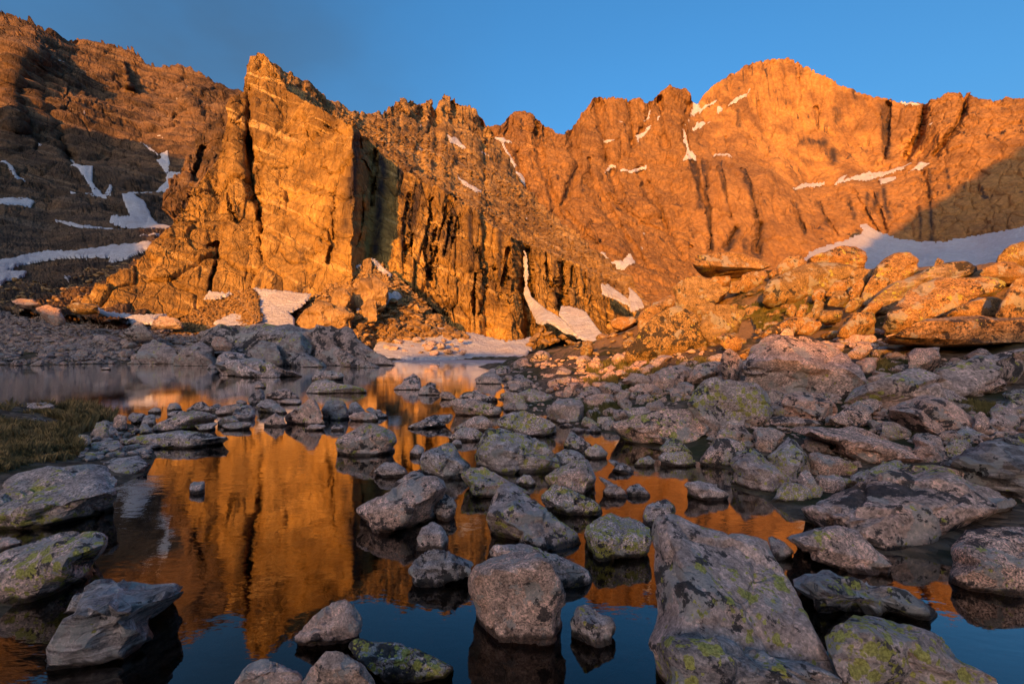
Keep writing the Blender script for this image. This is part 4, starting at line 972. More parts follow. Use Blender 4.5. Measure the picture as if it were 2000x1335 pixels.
R('b', 'G', 'w', (.85, .2, .1), 'blocky boulder with a yellow lichen top beside the giant speckled slab', "795,530 810,490 880,440 945,412 1000,440 1080,450 1150,490 1165,560 1160,640 1080,670 930,690 870,680 820,620", "830,560 900,600 1060,590 1140,570")
R('b', 'G', 'w', (.7, .35, .1), 'upright grey boulder with lichen spots behind the lichen-capped low one', "580,225 640,180 740,140 820,125 850,190 875,245 860,285 810,320 740,290 640,265", "640,215 760,215 820,200")
R('b', 'B', 'w', (.62, .12, .45), 'largest lichen-crusted boulder standing mid-channel, tent shaped with striped end', "865,1050 930,870 990,780 1050,770 1120,760 1250,800 1420,850 1520,880 1600,960 1660,1040 1695,1110 1650,1170 1560,1200 1480,1215 1250,1210 1100,1190 960,1140 880,1090", "1080,1160 1120,1060 1350,1090 1600,1100 1000,900")
R('b', 'G', 'w', (.8, .3, 0), 'long low boulder spotted yellow wedged left of the dark wedge', "130,215 190,168 280,180 400,245 490,290 520,320 400,330 290,345 210,310", hgt=.35)
R('b', 'B', 'w', (.4, .1, .2), 'chunky grey boulder with black lichen left of the tent-shaped boulder', "340,1070 380,1000 480,960 640,900 700,960 740,1040 850,1130 760,1180 740,1240 620,1270 480,1230 360,1180", "370,1090 600,1080 720,1120", hgt=.6)
R('t', 'B', 'w', (.6, .1, .1), 'small dark stone with one lichen spot below the tent-shaped boulder', "1280,1270 1360,1220 1420,1240 1470,1300 1430,1335 1310,1320")
R('t', 'C', 'w', (.5, .3, .1), 'pointed grey stone with faint lichen at the channel bend', "0,830 70,725 130,760 260,845 200,890 100,890 20,870", hgt=.5)
R('t', 'C', 'w', (.45, .15, .1), 'round dark pebble-like stone beside the pointed stone at the bend', "185,910 220,860 290,838 350,870 388,910 360,945 270,960 210,945", hgt=.6)
R('t', 'B', 'w', (.55, .1, .2), 'squarish stone tucked behind the tent-shaped boulder', "1640,1020 1720,990 1820,980 1900,1010 1950,1070 1830,1100 1700,1140", hgt=.4)
R('s', 'C', 'w', (0, .3, .6), 'upper of two dark thin slabs lying awash in the orange channel', "380,970 430,965 560,1020 620,1060 615,1090 540,1075 440,1020", hgt=.08, sink=.6, thick=.2)
R('s', 'C', 'w', (0, .3, .6), 'lower of two dark thin slabs lying awash in the orange channel', "275,1100 310,1095 400,1165 500,1210 575,1290 520,1300 420,1220 330,1150", hgt=.08, sink=.6, thick=.2)
R('t', 'C', 'w', (.05, .1, .3), 'dark peaked stone at the end of the lower thin slab', "545,1230 570,1200 640,1175 700,1210 760,1270 690,1290 560,1290", hgt=.4)
R('t', 'C', 'w', (.75, .2, 0), 'small stone with a yellow lichen crown alone in the channel', "620,1000 660,960 740,930 800,975 780,1020 720,1030 640,1020", hgt=.5)
R('t', 'J', 'w', (.05, .3, 0), 'smooth oval grey stone alone in orange water below the leaning slab', "210,1060 235,1020 320,1000 430,1020 540,1080 640,1125 580,1175 470,1195 340,1175 220,1130", hgt=.4)
R('t', 'C', 'w', (.8, .3, 0), 'flat pale stone with yellow patches at the foot of the pink boulder', "820,950 850,910 960,905 1050,895 1120,930 1160,1000 1120,1025 1000,1030 880,1010", hgt=.4)
R('b', 'C', 'w', (.7, .15, .1), 'grey hump with lichen between the pink boulder and flat pale stone', "830,870 900,800 950,772 1010,800 1100,880 1145,940 1050,930 940,930", hgt=.4)
R('b', 'C', 'w', (.68, .9, 0), 'long pink boulder with a yellow lichen skirt at the waterline', "365,690 440,640 580,590 800,565 930,530 1080,525 1140,560 1190,640 1280,680 1275,730 1230,840 1180,875 1080,860 960,830 850,835 700,825 560,790 470,740", "480,700 800,690 1050,650 1180,760", hgt=.4)
R('b', 'C', 'g', (.6, .15, .35), 'massive dark craggy boulder with yellow lichen rising behind the pink boulder', "1060,510 1130,370 1210,290 1300,245 1370,270 1440,310 1660,300 1760,360 1810,480 1825,570 1740,640 1600,660 1400,690 1250,700 1160,600", "1150,480 1230,330 1480,430 1700,480", hgt=.6)
R('b', 'C', 'g', (.55, .6, .1), 'pinkish boulder peppered black beside the massive craggy one', "1295,850 1350,720 1450,670 1560,670 1640,760 1620,840 1500,840 1400,840 1320,855", hgt=.5)
R('b', 'C', 'w', (.7, .2, .1), 'rounded grey-green boulder at the water edge left of the leaning slab', "1195,980 1230,900 1330,820 1400,785 1500,800 1580,860 1540,960 1450,1030 1330,1025 1220,1000", hgt=.6)
R('s', 'J', 'w', (.55, .1, .3), 'dark leaning slab dipping into water with one big lichen splash', "625,790 700,710 850,665 940,720 980,790 1080,850 1220,990 1100,1060 1050,1120 960,1110 820,980 730,960 640,860", "700,830 930,880 1000,1010", hgt=.5, dk=.25)
R('b', 'J', 'w', (.7, .35, 0), 'rounded stone with a lichen brow at the foot of the leaning slab', "1060,1190 1100,1080 1160,1010 1240,1020 1340,1040 1410,1070 1445,1150 1420,1185 1250,1222", hgt=.5)
R('t', 'J', 'g', (.4, .4, 0), 'upright finger-like stone leaning over the lichen-browed stone', "1290,1010 1310,920 1380,885 1440,960 1500,1070 1530,1120 1490,1160 1440,1140 1400,1050", hgt=.9)
R('b', 'J', 'g', (.75, .3, .1), 'greenish lichened stone between the finger stone and the giant flat slab', "1450,960 1500,945 1700,955 1800,980 1900,990 1850,1030 1640,1110 1540,1110 1480,1040", hgt=.4)
R('b', 'J', 'g', (.7, .15, .2), 'dark triangular boulder freckled yellow under the long tilted slab', "980,760 1060,700 1200,560 1270,600 1350,700 1470,850 1420,940 1300,950 1220,980 1120,900", "1180,700 1250,860", hgt=.7)
R('b', 'J', 'g', (.0, 1.0, 0), 'reddish angular block perched above the leaning slab', "855,510 920,470 1060,490 1160,540 1100,660 1060,700 1000,725 940,670 880,590", "900,560 1060,600", hgt=.6)
R('s', 'D', 'g', (.15, .75, 0), 'long tilted pinkish slab with a sharp beak over a dark gap', "135,510 200,500 380,510 560,530 640,515 760,550 900,610 1060,660 1230,720 1240,790 1180,820 1080,790 840,795 700,760 460,660 330,620 200,570", "300,570 700,680 1050,730", hgt=.2, sink=.05, thick=.3)
R('b', 'J', 'g', (.1, .8, 0), 'rounded brown boulder sheltered beneath the long tilted slab', "1390,720 1480,715 1620,760 1800,800 1890,880 1800,950 1550,950 1430,920", hgt=.4, dk=.2)
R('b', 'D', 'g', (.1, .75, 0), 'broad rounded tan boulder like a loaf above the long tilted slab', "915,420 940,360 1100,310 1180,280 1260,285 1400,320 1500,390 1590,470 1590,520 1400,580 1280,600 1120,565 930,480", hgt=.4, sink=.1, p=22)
R('b', 'D', 'g', (.0, .85, 0), 'smooth oval pink boulder left of the tilted loaf stones', "100,350 120,270 230,250 360,275 480,310 535,370 520,440 390,470 240,450 110,380", hgt=.45, sink=.1, p=22)
R('b', 'D', 'g', (.2, .9, 0), 'tilted pink boulder spotted black between the oval and the tan loaf', "450,490 560,400 700,320 820,305 880,340 870,400 780,470 700,520 560,530", hgt=.4, sink=.1)
R('b', 'P', 'g', (.35, .55, .25), 'huge rough overhanging boulder with crusty lichen on the hillside', "1451,735 1457,686 1480,668 1509,652 1569,658 1626,675 1659,690 1677,720 1690,741 1668,762 1644,770 1605,764 1554,752 1500,745", "1480,700 1580,700 1660,735", hgt=.4)
R('s', 'P', 'g', (.4, .7, 0), 'long smooth sloping whaleback of brown bedrock under the overhanging ledge', "1627,778 1709,746 1780,726 1882,706 2000,680 2080,672 2080,765 1900,780 1735,786", hgt=.3, p=22)
R('s', 'P', 'w', (.25, .85, 0), 'giant flat pinkish slab with a lichened broken front edge', "1561,993 1575,980 1620,960 1663,944 1716,922 1775,911 1831,907 1882,919 1933,944 1966,957 1981,978 1984,1006 1970,1024 1855,1045 1760,1064 1719,1072 1690,1058 1633,1038 1597,1028", "1715,1022 1850,998 1972,975 1620,1018", hgt=.25, thick=.25)
R('b', 'I', 'w', (.2, .45, .1), 'pointed grey rock running out below the giant flat slab', "80,350 200,335 330,310 480,290 580,325 660,390 740,470 850,610 840,622 700,610 520,560 330,480 130,400", "330,400 560,440 740,560", hgt=.35)
R('b', 'I', 'w', (.3, .8, 0), 'big coarse pink boulder cut by the frame edge right of dark water', "1195,460 1210,420 1330,310 1450,300 1600,300 1690,305 1820,380 1850,760 1690,772 1550,695 1340,622 1240,570", hgt=.5)
R('b', 'I', 'w', (.3, .25, .85), 'twisted banded rock with a whitish quartz nose in narrow water', "135,640 280,595 380,590 560,640 700,690 850,690 950,730 1020,790 1085,870 1070,920 880,920 750,890 520,890 400,850 220,740", "300,690 620,760 900,800", hgt=.4)
R('b', 'I', 1.95, (.95, .1, .5), 'striped boulder thickly splashed with yellow-green lichen beside the speckled slab', "360,1040 400,990 470,940 530,885 680,880 850,930 1050,970 1150,1020 1230,1140 1310,1220 1440,1270 1540,1330 1540,1450 500,1450 400,1130", "440,1080 700,1080 1080,1130 1200,1250", hgt=.5)
R('t', 'H', 'w', (.5, .1, .1), 'dark knob of rock capping the far corner of the speckled slab', "18,230 40,160 160,120 215,145 240,195 200,240 60,300", hgt=.6)
R('s', 'H', 2.05, (.55, .35, 0), 'giant speckled grey slab tilted toward the water with lichen and black blotches', "75,215 150,205 240,205 330,252 480,312 680,337 720,367 800,358 840,388 880,490 960,600 1040,740 1130,900 1210,1060 1290,1290 1100,1420 400,1420 140,1100 110,800 80,560", "150,1150 500,1250 1100,1280 700,800 300,700", hgt=.35, thick=.1, facets=2, rough=.6, p=30)
R('b', 'H', 1.85, (.4, .1, .7), 'dark banded rock lying across the near end of the speckled slab', "95,1060 120,1015 260,1010 480,1010 600,1045 760,1110 900,1150 1100,1190 1250,1260 1400,1340 1400,1480 250,1480 140,1180", "180,1120 600,1160 1000,1280", hgt=.5, dk=.2)
R('t', 'H', 'w', (.0, .1, .2), 'small dark triangular stone at the outer edge of the speckled slab', "845,370 870,358 960,410 1020,465 980,495 900,525 870,480", hgt=.3, dk=.3)
R('b', 'F', 'w', (.05, .75, 0), 'pink tongue-shaped boulder rising out of the orange reflection', "690,355 760,300 880,250 1000,180 1130,140 1190,145 1240,190 1230,260 1170,370 1060,400 950,440 830,478 770,455 740,400", "800,400 1050,300 1190,220", hgt=.5)
R('t', 'F', 'w', (.05, .3, .3), 'rounded grey stone under the pink tongue-shaped boulder', "1060,520 1100,440 1160,403 1210,430 1250,500 1230,565 1120,575 1060,560", hgt=.6)
R('b', 'F', 'w', (.05, .1, .65), 'dark banded wedge stone left of the squat pinkish block', "1005,700 1060,620 1130,570 1230,570 1300,600 1410,645 1340,700 1200,750 1100,778", "1070,690 1160,650 1300,650", hgt=.5, dk=.25)
R('b', 'F', 'w', (.0, .55, .2), 'rough pale peaked rock standing in the blue reflected sky', "350,1090 420,1000 530,900 640,845 690,870 750,940 760,990 720,1070 620,1130 540,1140 430,1110", "450,1060 620,930 680,1040", hgt=.6)
R('b', 'F', 'w', (.85, .3, .15), 'low rock with a bright lichen patch beside the pink summit-shaped rock', "670,1130 690,1070 760,1080 940,1100 1060,1130 1200,1190 1290,1245 1260,1300 1150,1335 850,1330 780,1250", "760,1160 960,1190 1150,1240", hgt=.4)
R('b', 'F', 2.0, (.0, .95, 0), 'pink summit-shaped rock cut off by the lower frame edge', "405,1335 470,1230 550,1145 620,1145 700,1190 760,1220 840,1335 840,1450 405,1450", hgt=.6)
R('b', 'F', 2.1, (.05, .3, .2), 'rough dark-footed rock left of the pink summit-shaped rock', "20,1335 100,1220 190,1185 260,1210 360,1250 420,1290 390,1380 300,1400 60,1400", hgt=.5)
R('t', 'F', 'w', (.0, .1, .4), 'dark split stone in orange water above the pink tongue boulder', "815,120 870,75 950,65 1000,100 1027,135 960,155 880,150", hgt=.45, dk=.2)
R('t', 'F', 'w', (.0, .2, .2), 'dark egg-shaped stone at the upper end of the pink tongue boulder', "1170,330 1190,270 1240,248 1290,290 1290,370 1240,402 1180,360", hgt=.7)
R('t', 'F', 'w', (.05, .3, .3), 'narrow grey stone lying behind the pink tongue boulder', "930,205 1000,140 1090,105 1120,150 1000,190", hgt=.3)
# --- left bank
R('s', 'E', 'w', (.45, .55, .1), 'broad flat lichened slab below the dry grass on the near bank', "-60,300 0,200 70,140 250,95 400,90 560,68 620,90 660,140 682,210 660,280 540,340 300,390 100,430 -60,470", "0,370 300,330 560,270 650,220", hgt=.3, thick=.3)
R('b', 'E', 'w', (.75, .4, .1), 'log-shaped boulder with yellow lichen rosettes below the broad flat slab', "-60,640 0,575 130,540 400,455 560,460 620,480 615,560 560,620 420,700 300,750 130,810 -60,880", "0,720 300,620 560,540", hgt=.4)
R('b', 'E', 'w', (.05, .2, .9), 'twisted grey banded rock with a sharp beak in the near water', "310,1250 330,1120 370,940 430,820 560,735 720,745 900,765 1060,745 1092,758 1010,850 850,990 700,1130 500,1290 380,1290", "420,1000 640,900 850,880", hgt=.35)
R('t', 'E', 'w', (.0, .2, .2), 'tiny lone stone in the orange reflection off the near bank', "1080,220 1110,185 1170,172 1175,205 1165,240 1120,250", hgt=.6)
R('s', 'E', 'w', (.3, .3, .2), 'flat shore rock pointing into the water beyond the broad flat slab', "560,60 700,40 790,30 850,70 885,85 780,120 680,150 600,100", hgt=.2)
R('t', 'E', 'w', (.0, .6, 0), 'reddish stone peeping out between the slab and the log-shaped boulder', "-30,505 60,495 135,515 100,550 -30,580", hgt=.3)
R('s', 'M', 'w', (.15, .35, .1), 'long flat rock like a crocodile at the near bank waterline', "870,1190 1020,1140 1200,1120 1380,1100 1560,1110 1700,1145 1830,1162 1640,1210 1350,1240 1230,1200 1000,1210", hgt=.12, thick=.15)
R('s', 'M', 'w', (.55, .2, .1), 'arched low slab behind the crocodile-shaped rock', "1160,1080 1280,1010 1400,960 1560,950 1680,985 1640,1040 1480,1060 1300,1100 1180,1110", hgt=.25)
G_ROW = 'stones in the row that crosses the lake'
for t in ("1490,1060 1560,1040 1660,1040 1640,1080 1540,1105", "1430,940 1500,890 1560,880 1620,930 1600,955 1480,955", "1280,930 1310,890 1350,885 1390,920 1380,945 1300,950", "1130,955 1180,925 1230,930 1235,955 1170,970",
          "1090,1030 1130,985 1180,975 1195,1010 1180,1060 1110,1060", "980,1000 1030,970 1110,985 1090,1040 1000,1050", "1275,975 1330,950 1480,960 1400,1000 1290,1000", "1645,960 1700,915 1860,895 1870,920 1780,980 1680,985",
          "1780,970 1840,920 1900,900 1960,940 1940,1010 1820,1010", "1660,1040 1720,1005 1790,990 1840,1030 1760,1060 1680,1070", "1700,1070 1780,1040 1930,1050 1860,1085 1760,1100", "1065,1090 1090,1050 1130,1050 1160,1100 1140,1130 1075,1135", "800,975 870,970 865,992 810,990"):
    R('t', 'M', 'w', (.25, .25, .15), 'grey stone in the row of stones that crosses the lake', t, group=G_ROW, hgt=.45)
R('t', 'M', 'g', (.1, .8, 0), 'reddish-brown block beside the grass at the bank edge', "870,1060 900,990 970,990 965,1060 900,1095", hgt=.6)
R('t', 'M', 'g', (.75, .4, 0), 'pale stone with lichen freckles under the grassy lip of the bank', "700,1130 740,1040 820,1035 840,1080 800,1160 760,1185", hgt=.8)
R('s', 'M', 'g', (.1, .3, .2), 'low grey rock between the grass and the far water on the near bank', "-30,965 60,930 250,885 350,890 440,920 400,945 300,960 100,955", hgt=.15)
R('s', 'M', 'g', (.2, .3, .2), 'narrow slab embedded between two patches of bank grass', "-30,1000 100,990 300,1010 450,1040 610,1100 600,1135 480,1105 300,1070 50,1060", hgt=.12)
R('t', 'M', 'g', (.75, .2, 0), 'lichen-green stone at the lower corner of the bank grass', "600,1130 690,1135 705,1180 640,1230 600,1200", hgt=.6)
R('t', 'M', 'g', (.3, .3, .1), 'flat grey stone bridging bank gravel and water below the lichen-green stone', "700,1190 900,1180 960,1230 900,1280 760,1270 700,1240", hgt=.25)
R('t', 'M', 'g', (.6, .2, .1), 'rounded stone in gravel above the broad flat slab', "640,1280 700,1260 760,1290 740,1335 650,1335", hgt=.5)
# --- stones standing in the lake
R('b', 'A', 'w', (.25, .4, 0), 'pyramid-shaped grey boulder at the head of the stone row', "755,660 880,580 1000,500 1060,490 1100,560 1140,650 1145,730 1060,742 900,715", "1060,520 1075,640 1080,735", hgt=.6)
R('b', 'A', 'w', (.3, .05, .3), 'round dark boulder right of the pyramid-shaped one', "1120,600 1180,510 1240,495 1350,520 1385,600 1360,670 1270,695 1160,680", hgt=.7, dk=.2)
R('t', 'A', 'w', (.2, .4, 0), 'low grey stone in front of the round dark boulder', "1380,660 1430,620 1530,615 1640,625 1685,680 1600,705 1440,700", hgt=.35)
R('t', 'A', 'w', (.2, .5, 0), 'pale freckled stone leaning on the round dark boulder', "1380,620 1400,540 1460,525 1530,580 1550,615 1430,640", hgt=.6)
R('t', 'A', 'w', (.0, .1, .2), 'dark pointed stone at the right end of the stone row', "1540,590 1600,575 1700,610 1765,645 1700,675 1640,640", hgt=.3, dk=.2)
R('t', 'A', 'w', (.0, .6, 0), 'rounded brown stone mirrored in front of the pyramid boulder', "560,710 620,660 690,635 760,670 775,730 740,755 620,750", hgt=.6)
R('b', 'A', 'w', (.62, .55, 0), 'broad blocky boulder with yellow freckles alone in the orange reflection', "1265,890 1300,850 1450,780 1580,715 1680,740 1800,790 1845,830 1860,910 1780,970 1620,1040 1400,1047 1265,1020", "1290,900 1500,900 1760,850", hgt=.5)
R('s', 'A', 'w', (.45, .35, 0), 'long low boulder with a thin tail beyond the stone row', "965,420 1010,360 1080,300 1200,310 1280,345 1420,350 1540,375 1605,405 1500,425 1200,437 1000,437", hgt=.3)
R('b', 'A', 'w', (.1, .6, 0), 'pinkish flat-topped rock behind the long-tailed boulder', "1025,290 1080,225 1180,215 1260,235 1310,225 1360,270 1280,300 1150,312", hgt=.35)
R('b', 'A', 'w', (.05, .05, .4), 'jagged dark rock at the left head of the stone row', "410,490 470,430 520,395 570,420 580,480 520,510 440,545", hgt=.7, dk=.35)
for t in ("575,440 640,420 720,400 830,400 880,445 912,475 860,490 700,490 600,470", "500,540 560,500 640,490 710,540 790,600 740,635 600,605 510,580", "700,510 800,480 900,490 955,520 850,545 740,535", "300,510 350,495 410,520 380,545 310,540", "95,610 180,560 330,535 380,560 300,610 190,640",
          "265,640 300,590 400,570 480,590 490,640 420,690 310,690", "115,710 200,665 270,655 340,710 240,740 150,740", "165,745 260,715 400,710 465,735 400,775 240,790", "955,780 1030,735 1150,740 1160,770 1040,795", "1210,780 1260,735 1330,740 1340,780 1260,795", "20,600 60,560 120,530 165,555 110,610"):
    R('t', 'A', 'w', (.3, .3, .2), 'grey stone in the row of stones that crosses the lake', t, group=G_ROW, hgt=.4)
R('t', 'A', 'w', (.0, .6, 0), 'little peaked stone alone in the dark far reflection', "475,375 530,335 590,375 530,386", hgt=.4)
R('b', 'B', 'w', (.1, .45, 0), 'steep-sided grey boulder mirrored in the far channel', "80,390 170,340 200,290 290,250 340,280 370,380 300,398 120,402", hgt=.5)
R('t', 'B', 'w', (.05, .5, 0), 'rounded stone just in front of the steep-sided boulder', "330,440 370,370 430,355 510,395 545,430 450,452", hgt=.45)
R('t', 'B', 'w', (.1, .5, 0), 'brown triangular stone right of the steep-sided boulder', "535,460 570,420 640,430 700,480 640,497 560,492", hgt=.45)
R('t', 'B', 'w', (.0, .1, .2), 'small black stone behind the steep-sided boulder', "400,350 450,325 500,345 490,367 420,362", hgt=.4, dk=.4)
R('s', 'B', 'w', (.5, .1, .1), 'low greenish rock with a flat tail at the right shore', "710,480 780,420 870,415 950,460 1060,465 1125,495 1050,517 850,500", hgt=.25)
R('t', 'B', 'w', (.2, .3, 0), 'small hump peeking over the low greenish rock', "855,440 870,410 910,395 945,425 945,460", hgt=.8)
R('b', 'B', 'w', (.3, .8, 0), 'long reddish boulder with a blunt raised end at the right shore', "635,500 680,480 850,500 1000,520 1130,570 1145,610 1020,662 850,657 690,642 660,570", "660,540 900,570 1080,610", hgt=.35)
R('s', 'B', 'w', (.3, .35, 0), 'smooth tapering grey rock reaching left into orange water', "195,765 320,720 430,660 590,635 640,650 660,700 560,745 350,777", hgt=.25)
R('b', 'B', 'w', (.3, .7, 0), 'brown hump behind the rounded lichened stone pair', "670,775 750,720 870,660 980,655 1020,700 1055,765 980,800 860,790 700,795", hgt=.35)
R('b', 'B', 'w', (.5, .3, 0), 'double-humped grey stone left of the tent-shaped boulder', "615,870 700,790 780,765 880,770 960,820 920,870 860,895 700,897", hgt=.4)
R('t', 'B', 'w', (.0, .3, .1), 'dark blocky pebble in front of the chunky grey boulder', "245,1010 300,935 350,940 395,980 340,1047 260,1030", hgt=.6)
R('t', 'B', 'w', (.0, .3, .1), 'little dark stone touching the double-humped one', "655,910 690,880 740,895 755,930 700,950", hgt=.5)
R('b', 'B', 'w', (.6, .15, .1), 'broad lichen-speckled boulder behind the tent-shaped one', "1070,730 1120,660 1230,620 1360,610 1500,660 1620,700 1670,745 1640,800 1560,850 1480,862 1300,830 1180,780", "1150,730 1380,710 1600,780", hgt=.4)
R('b', 'B', 'w', (.2, .5, 0), 'peaked brown rock at the corner of the far channel', "870,300 960,245 1065,200 1080,240 1150,300 1150,345 950,342", hgt=.45)
# --- right shore and hillside, in shade
R('b', 'B', 'w', (.45, .5, .1), 'cleft pink-grey boulder at the right waterline with yellow fringe', "1125,440 1250,430 1330,470 1410,590 1300,607 1180,582 1150,520", "1200,470 1300,540", hgt=.6)
R('b', 'B', 'g', (.5, .45, 0), 'sloping lichened boulder above the cleft pink-grey one', "1270,440 1420,390 1620,450 1640,490 1500,535 1400,520", hgt=.35)
R('b', 'B', 'w', (.45, .7, 0), 'bulky tan boulder with a square side at the small side pool', "1565,590 1650,510 1780,480 1900,490 1930,560 1920,700 1850,727 1740,690 1600,650", "1620,580 1880,560 1890,660", hgt=.5)
R('t', 'B', 'w', (.8, .3, 0), 'yellow-green stone on the edge of the small side pool', "1905,720 1940,665 1978,670 2050,740 1960,747", hgt=.4)
R('t', 'B', 'w', (.1, .1, .1), 'dark smooth stone lapped by the small side pool', "1665,700 1740,675 1770,700 1720,732", hgt=.4, dk=.3)
R('b', 'B', 'g', (.25, .65, 0), 'tan ledge rock overhanging the far channel corner', "1145,355 1300,250 1440,320 1450,365 1350,390 1200,370", hgt=.35)
R('t', 'C', 'w', (.9, .3, 0), 'stone thickly coated in yellow lichen at the pool head', "155,650 190,590 240,610 340,680 320,692 170,682", hgt=.5)
R('t', 'C', 'g', (.75, .3, 0), 'squat green-tinged stone behind the yellow-coated stone', "295,640 310,595 430,595 440,635 370,665", hgt=.5)
R('b', 'C', 'g', (.5, .2, .3), 'flat grey-green rock behind the long pink boulder', "445,605 480,550 560,520 700,510 830,560 700,590 560,610", hgt=.3)
G_SL = 'pink boulders strewn on the shaded slope above the pool'
for t, lab, g in (("175,430 290,395 420,400 455,450 440,495 300,507 195,500", 'loaf-shaped pink boulder above the grassy hollow on the shaded slope', None),
                  ("450,410 510,365 585,385 560,440 490,490 455,475", 'upended pink block leaning on the loaf-shaped pink boulder', None),
                  ("560,350 640,320 780,315 830,345 780,390 650,407 570,390", 'boulder with an undercut dark belly on the shaded slope', None),
                  ("490,290 600,220 740,240 800,300 720,322 600,310", 'sloping slab with black lichen above the undercut boulder', None),
                  ("740,240 850,180 1000,150 1090,170 1110,240 1020,310 880,337 800,300", 'large black-spotted pink slab on the shaded slope', None),
                  ("1100,230 1150,150 1250,120 1380,130 1385,190 1290,240 1120,277", 'boulder with a black lichen bowl next to the half-lit pointed one', None),
                  ("1365,100 1400,30 1440,0 1500,40 1550,110 1560,180 1470,262 1420,240 1390,180", 'pointed boulder with its tip in sunlight and foot in shade', None),
                  ("270,285 380,210 520,190 560,220 450,270", 'thin tilted slab on the shaded slope near the grass', None),
                  ("630,450 660,410 740,400 780,440 720,480 640,482", 'squarish pink stone beside the yellow flowers', None),
                  ("1045,385 1070,320 1140,320 1130,380 1080,405", 'pale stone standing at the shoulder of the massive craggy boulder', None)):
    R('b' if 'stone' not in lab else 't', 'C', 'g', (.12, .85, 0), lab, t, group=g, hgt=.35, sink=.25)
for t in ("290,215 330,180 380,190 340,222", "450,322 490,295 540,310 520,337", "0,380 60,300 120,310 100,380 40,430", "100,430 180,380 230,390 200,430 130,450", "340,180 420,150 470,170 400,205", "20,300 80,255 150,270 90,310", "560,175 640,110 720,120 660,180",
          "640,190 760,140 800,160 720,210", "200,140 260,100 330,120 280,150", "740,120 860,60 960,70 900,130 800,150", "850,430 880,420 905,450 870,470", "870,360 910,350 940,375 900,392", "920,340 960,345 940,365"):
    R('t', 'C', 'g', (.12, .8, 0), 'pinkish rock half buried in the shaded grassy slope above the pool', t, group='rocks half buried in the shaded slope', hgt=.4)
R('b', 'D', 'g', (.25, .05, .9), 'dark wavy-banded outcrop rising right of the giant flat slab', "1270,800 1500,700 1700,630 1963,580 2120,580 2120,1120 1890,1080 1830,1010 1700,960 1500,880", "1500,790 1800,800 2000,900", hgt=.35, dk=.35)
R('b', 'D', 'g', (.55, .3, .1), 'shadowed lichened stone wedged under the tan loaf boulder', "865,600 880,480 1000,500 1110,570 1080,620 960,625", hgt=.6, dk=.3)
R('b', 'D', 'g', (.3, .5, 0), 'rounded stone below the tan loaf at the slab end', "1085,610 1150,570 1320,600 1345,660 1380,750 1270,785 1240,740 1140,670", hgt=.6)
R('t', 'D', 'g', (.5, .2, .1), 'small grey cobble between the loaf and the banded outcrop', "1345,690 1420,615 1550,640 1565,680 1420,752", hgt=.5)
R('t', 'D', 'g', (.1, .5, 0), 'upright stone at the right end of the tan loaf', "1580,430 1640,415 1700,470 1700,570 1600,540", hgt=.8)
R('s', 'D', 'g', (.55, .2, .1), 'dark mossy slab sticking out from beneath the tan loaf', "1330,610 1530,530 1690,590 1560,645 1420,620", hgt=.25)
R('s', 'D', 'g', (.3, .6, 0), 'thin pale slab above the tan loaf boulder', "1180,275 1240,215 1330,215 1420,250 1530,320 1480,335 1400,320 1270,290", hgt=.25)
R('b', 'D', 'g', (.3, .7, 0), 'red-sided boulder sitting on the smooth whaleback', "1605,235 1680,150 1760,140 1840,200 1740,247 1620,260", hgt=.45, sink=.15)
R('b', 'D', 'g', (.4, .4, 0), 'blocky pale boulder at the frame edge above the whaleback foot', "1790,260 1963,245 2080,300 2080,380 1860,385", hgt=.4)
R('b', 'D', 'g', (.45, .2, .2), 'dark lichened boulder below the blocky pale one', "1700,390 1760,350 1900,390 1940,480 1850,545 1710,545", hgt=.5)
R('s', 'D', 'g', (.65, .2, .3), 'mossy black-and-green rock along the top of the giant flat slab', "630,915 760,850 980,770 1100,810 1050,840 850,900 720,935", hgt=.2)
R('t', 'D', 'g', (.3, .3, 0), 'rounded grey stone resting above the banded outcrop', "1690,610 1750,560 1850,570 1850,620", hgt=.5)
R('b', 'D', 'g', (.1, .7, 0), 'low pink boulder with dark cap above the reddish angular block', "-40,490 40,440 230,450 420,480 450,510 300,510 140,520 0,520", hgt=.25)
R('s', 'L', 'g', (.1, .6, .1), 'long thick slab jutting level from the hillside over a shadow gap', "720,715 800,670 910,630 960,580 1100,565 1500,560 1669,570 1780,580 1780,745 1500,750 1200,760 950,768 780,742", "960,730 1400,735 1660,725 800,722 1000,600 1500,580", hgt=.25, sink=0.0, thick=.35, under=True, facets=2, rough=.7)
R('b', 'L', 'g', (.05, .8, 0), 'rounded block propped under the long thick slab', "905,810 950,775 1100,765 1125,820 1110,870 960,882 920,855", hgt=.5)
R('t', 'L', 'g', (.3, .6, 0), 'pale stone in the flowery hollow beside the overhanging boulder', "610,880 650,830 710,830 700,890 640,910", hgt=.6)
R('t', 'L', 'g', (.15, .7, 0), 'brown stone at the upper rim of the flowery hollow', "530,800 580,740 660,735 690,770 620,815", hgt=.5)
R('b', 'L', 'g', (.05, .7, 0), 'tapering boulder resting on top of the long thick slab', "1155,552 1250,490 1420,435 1500,440 1550,500 1520,560 1300,565", hgt=.35, sink=.15)
R('b', 'L', 'g', (.2, .7, .1), 'rugged boulder at the frame edge above the long thick slab', "1525,470 1570,370 1620,310 1700,305 1800,400 1760,550 1560,550", hgt=.8)
R('b', 'L', 'g', (.1, .6, .1), 'shaded boulder at the hill brow near the frame edge', "1370,265 1480,210 1600,210 1720,260 1650,310 1450,300", hgt=.4, dk=.2)
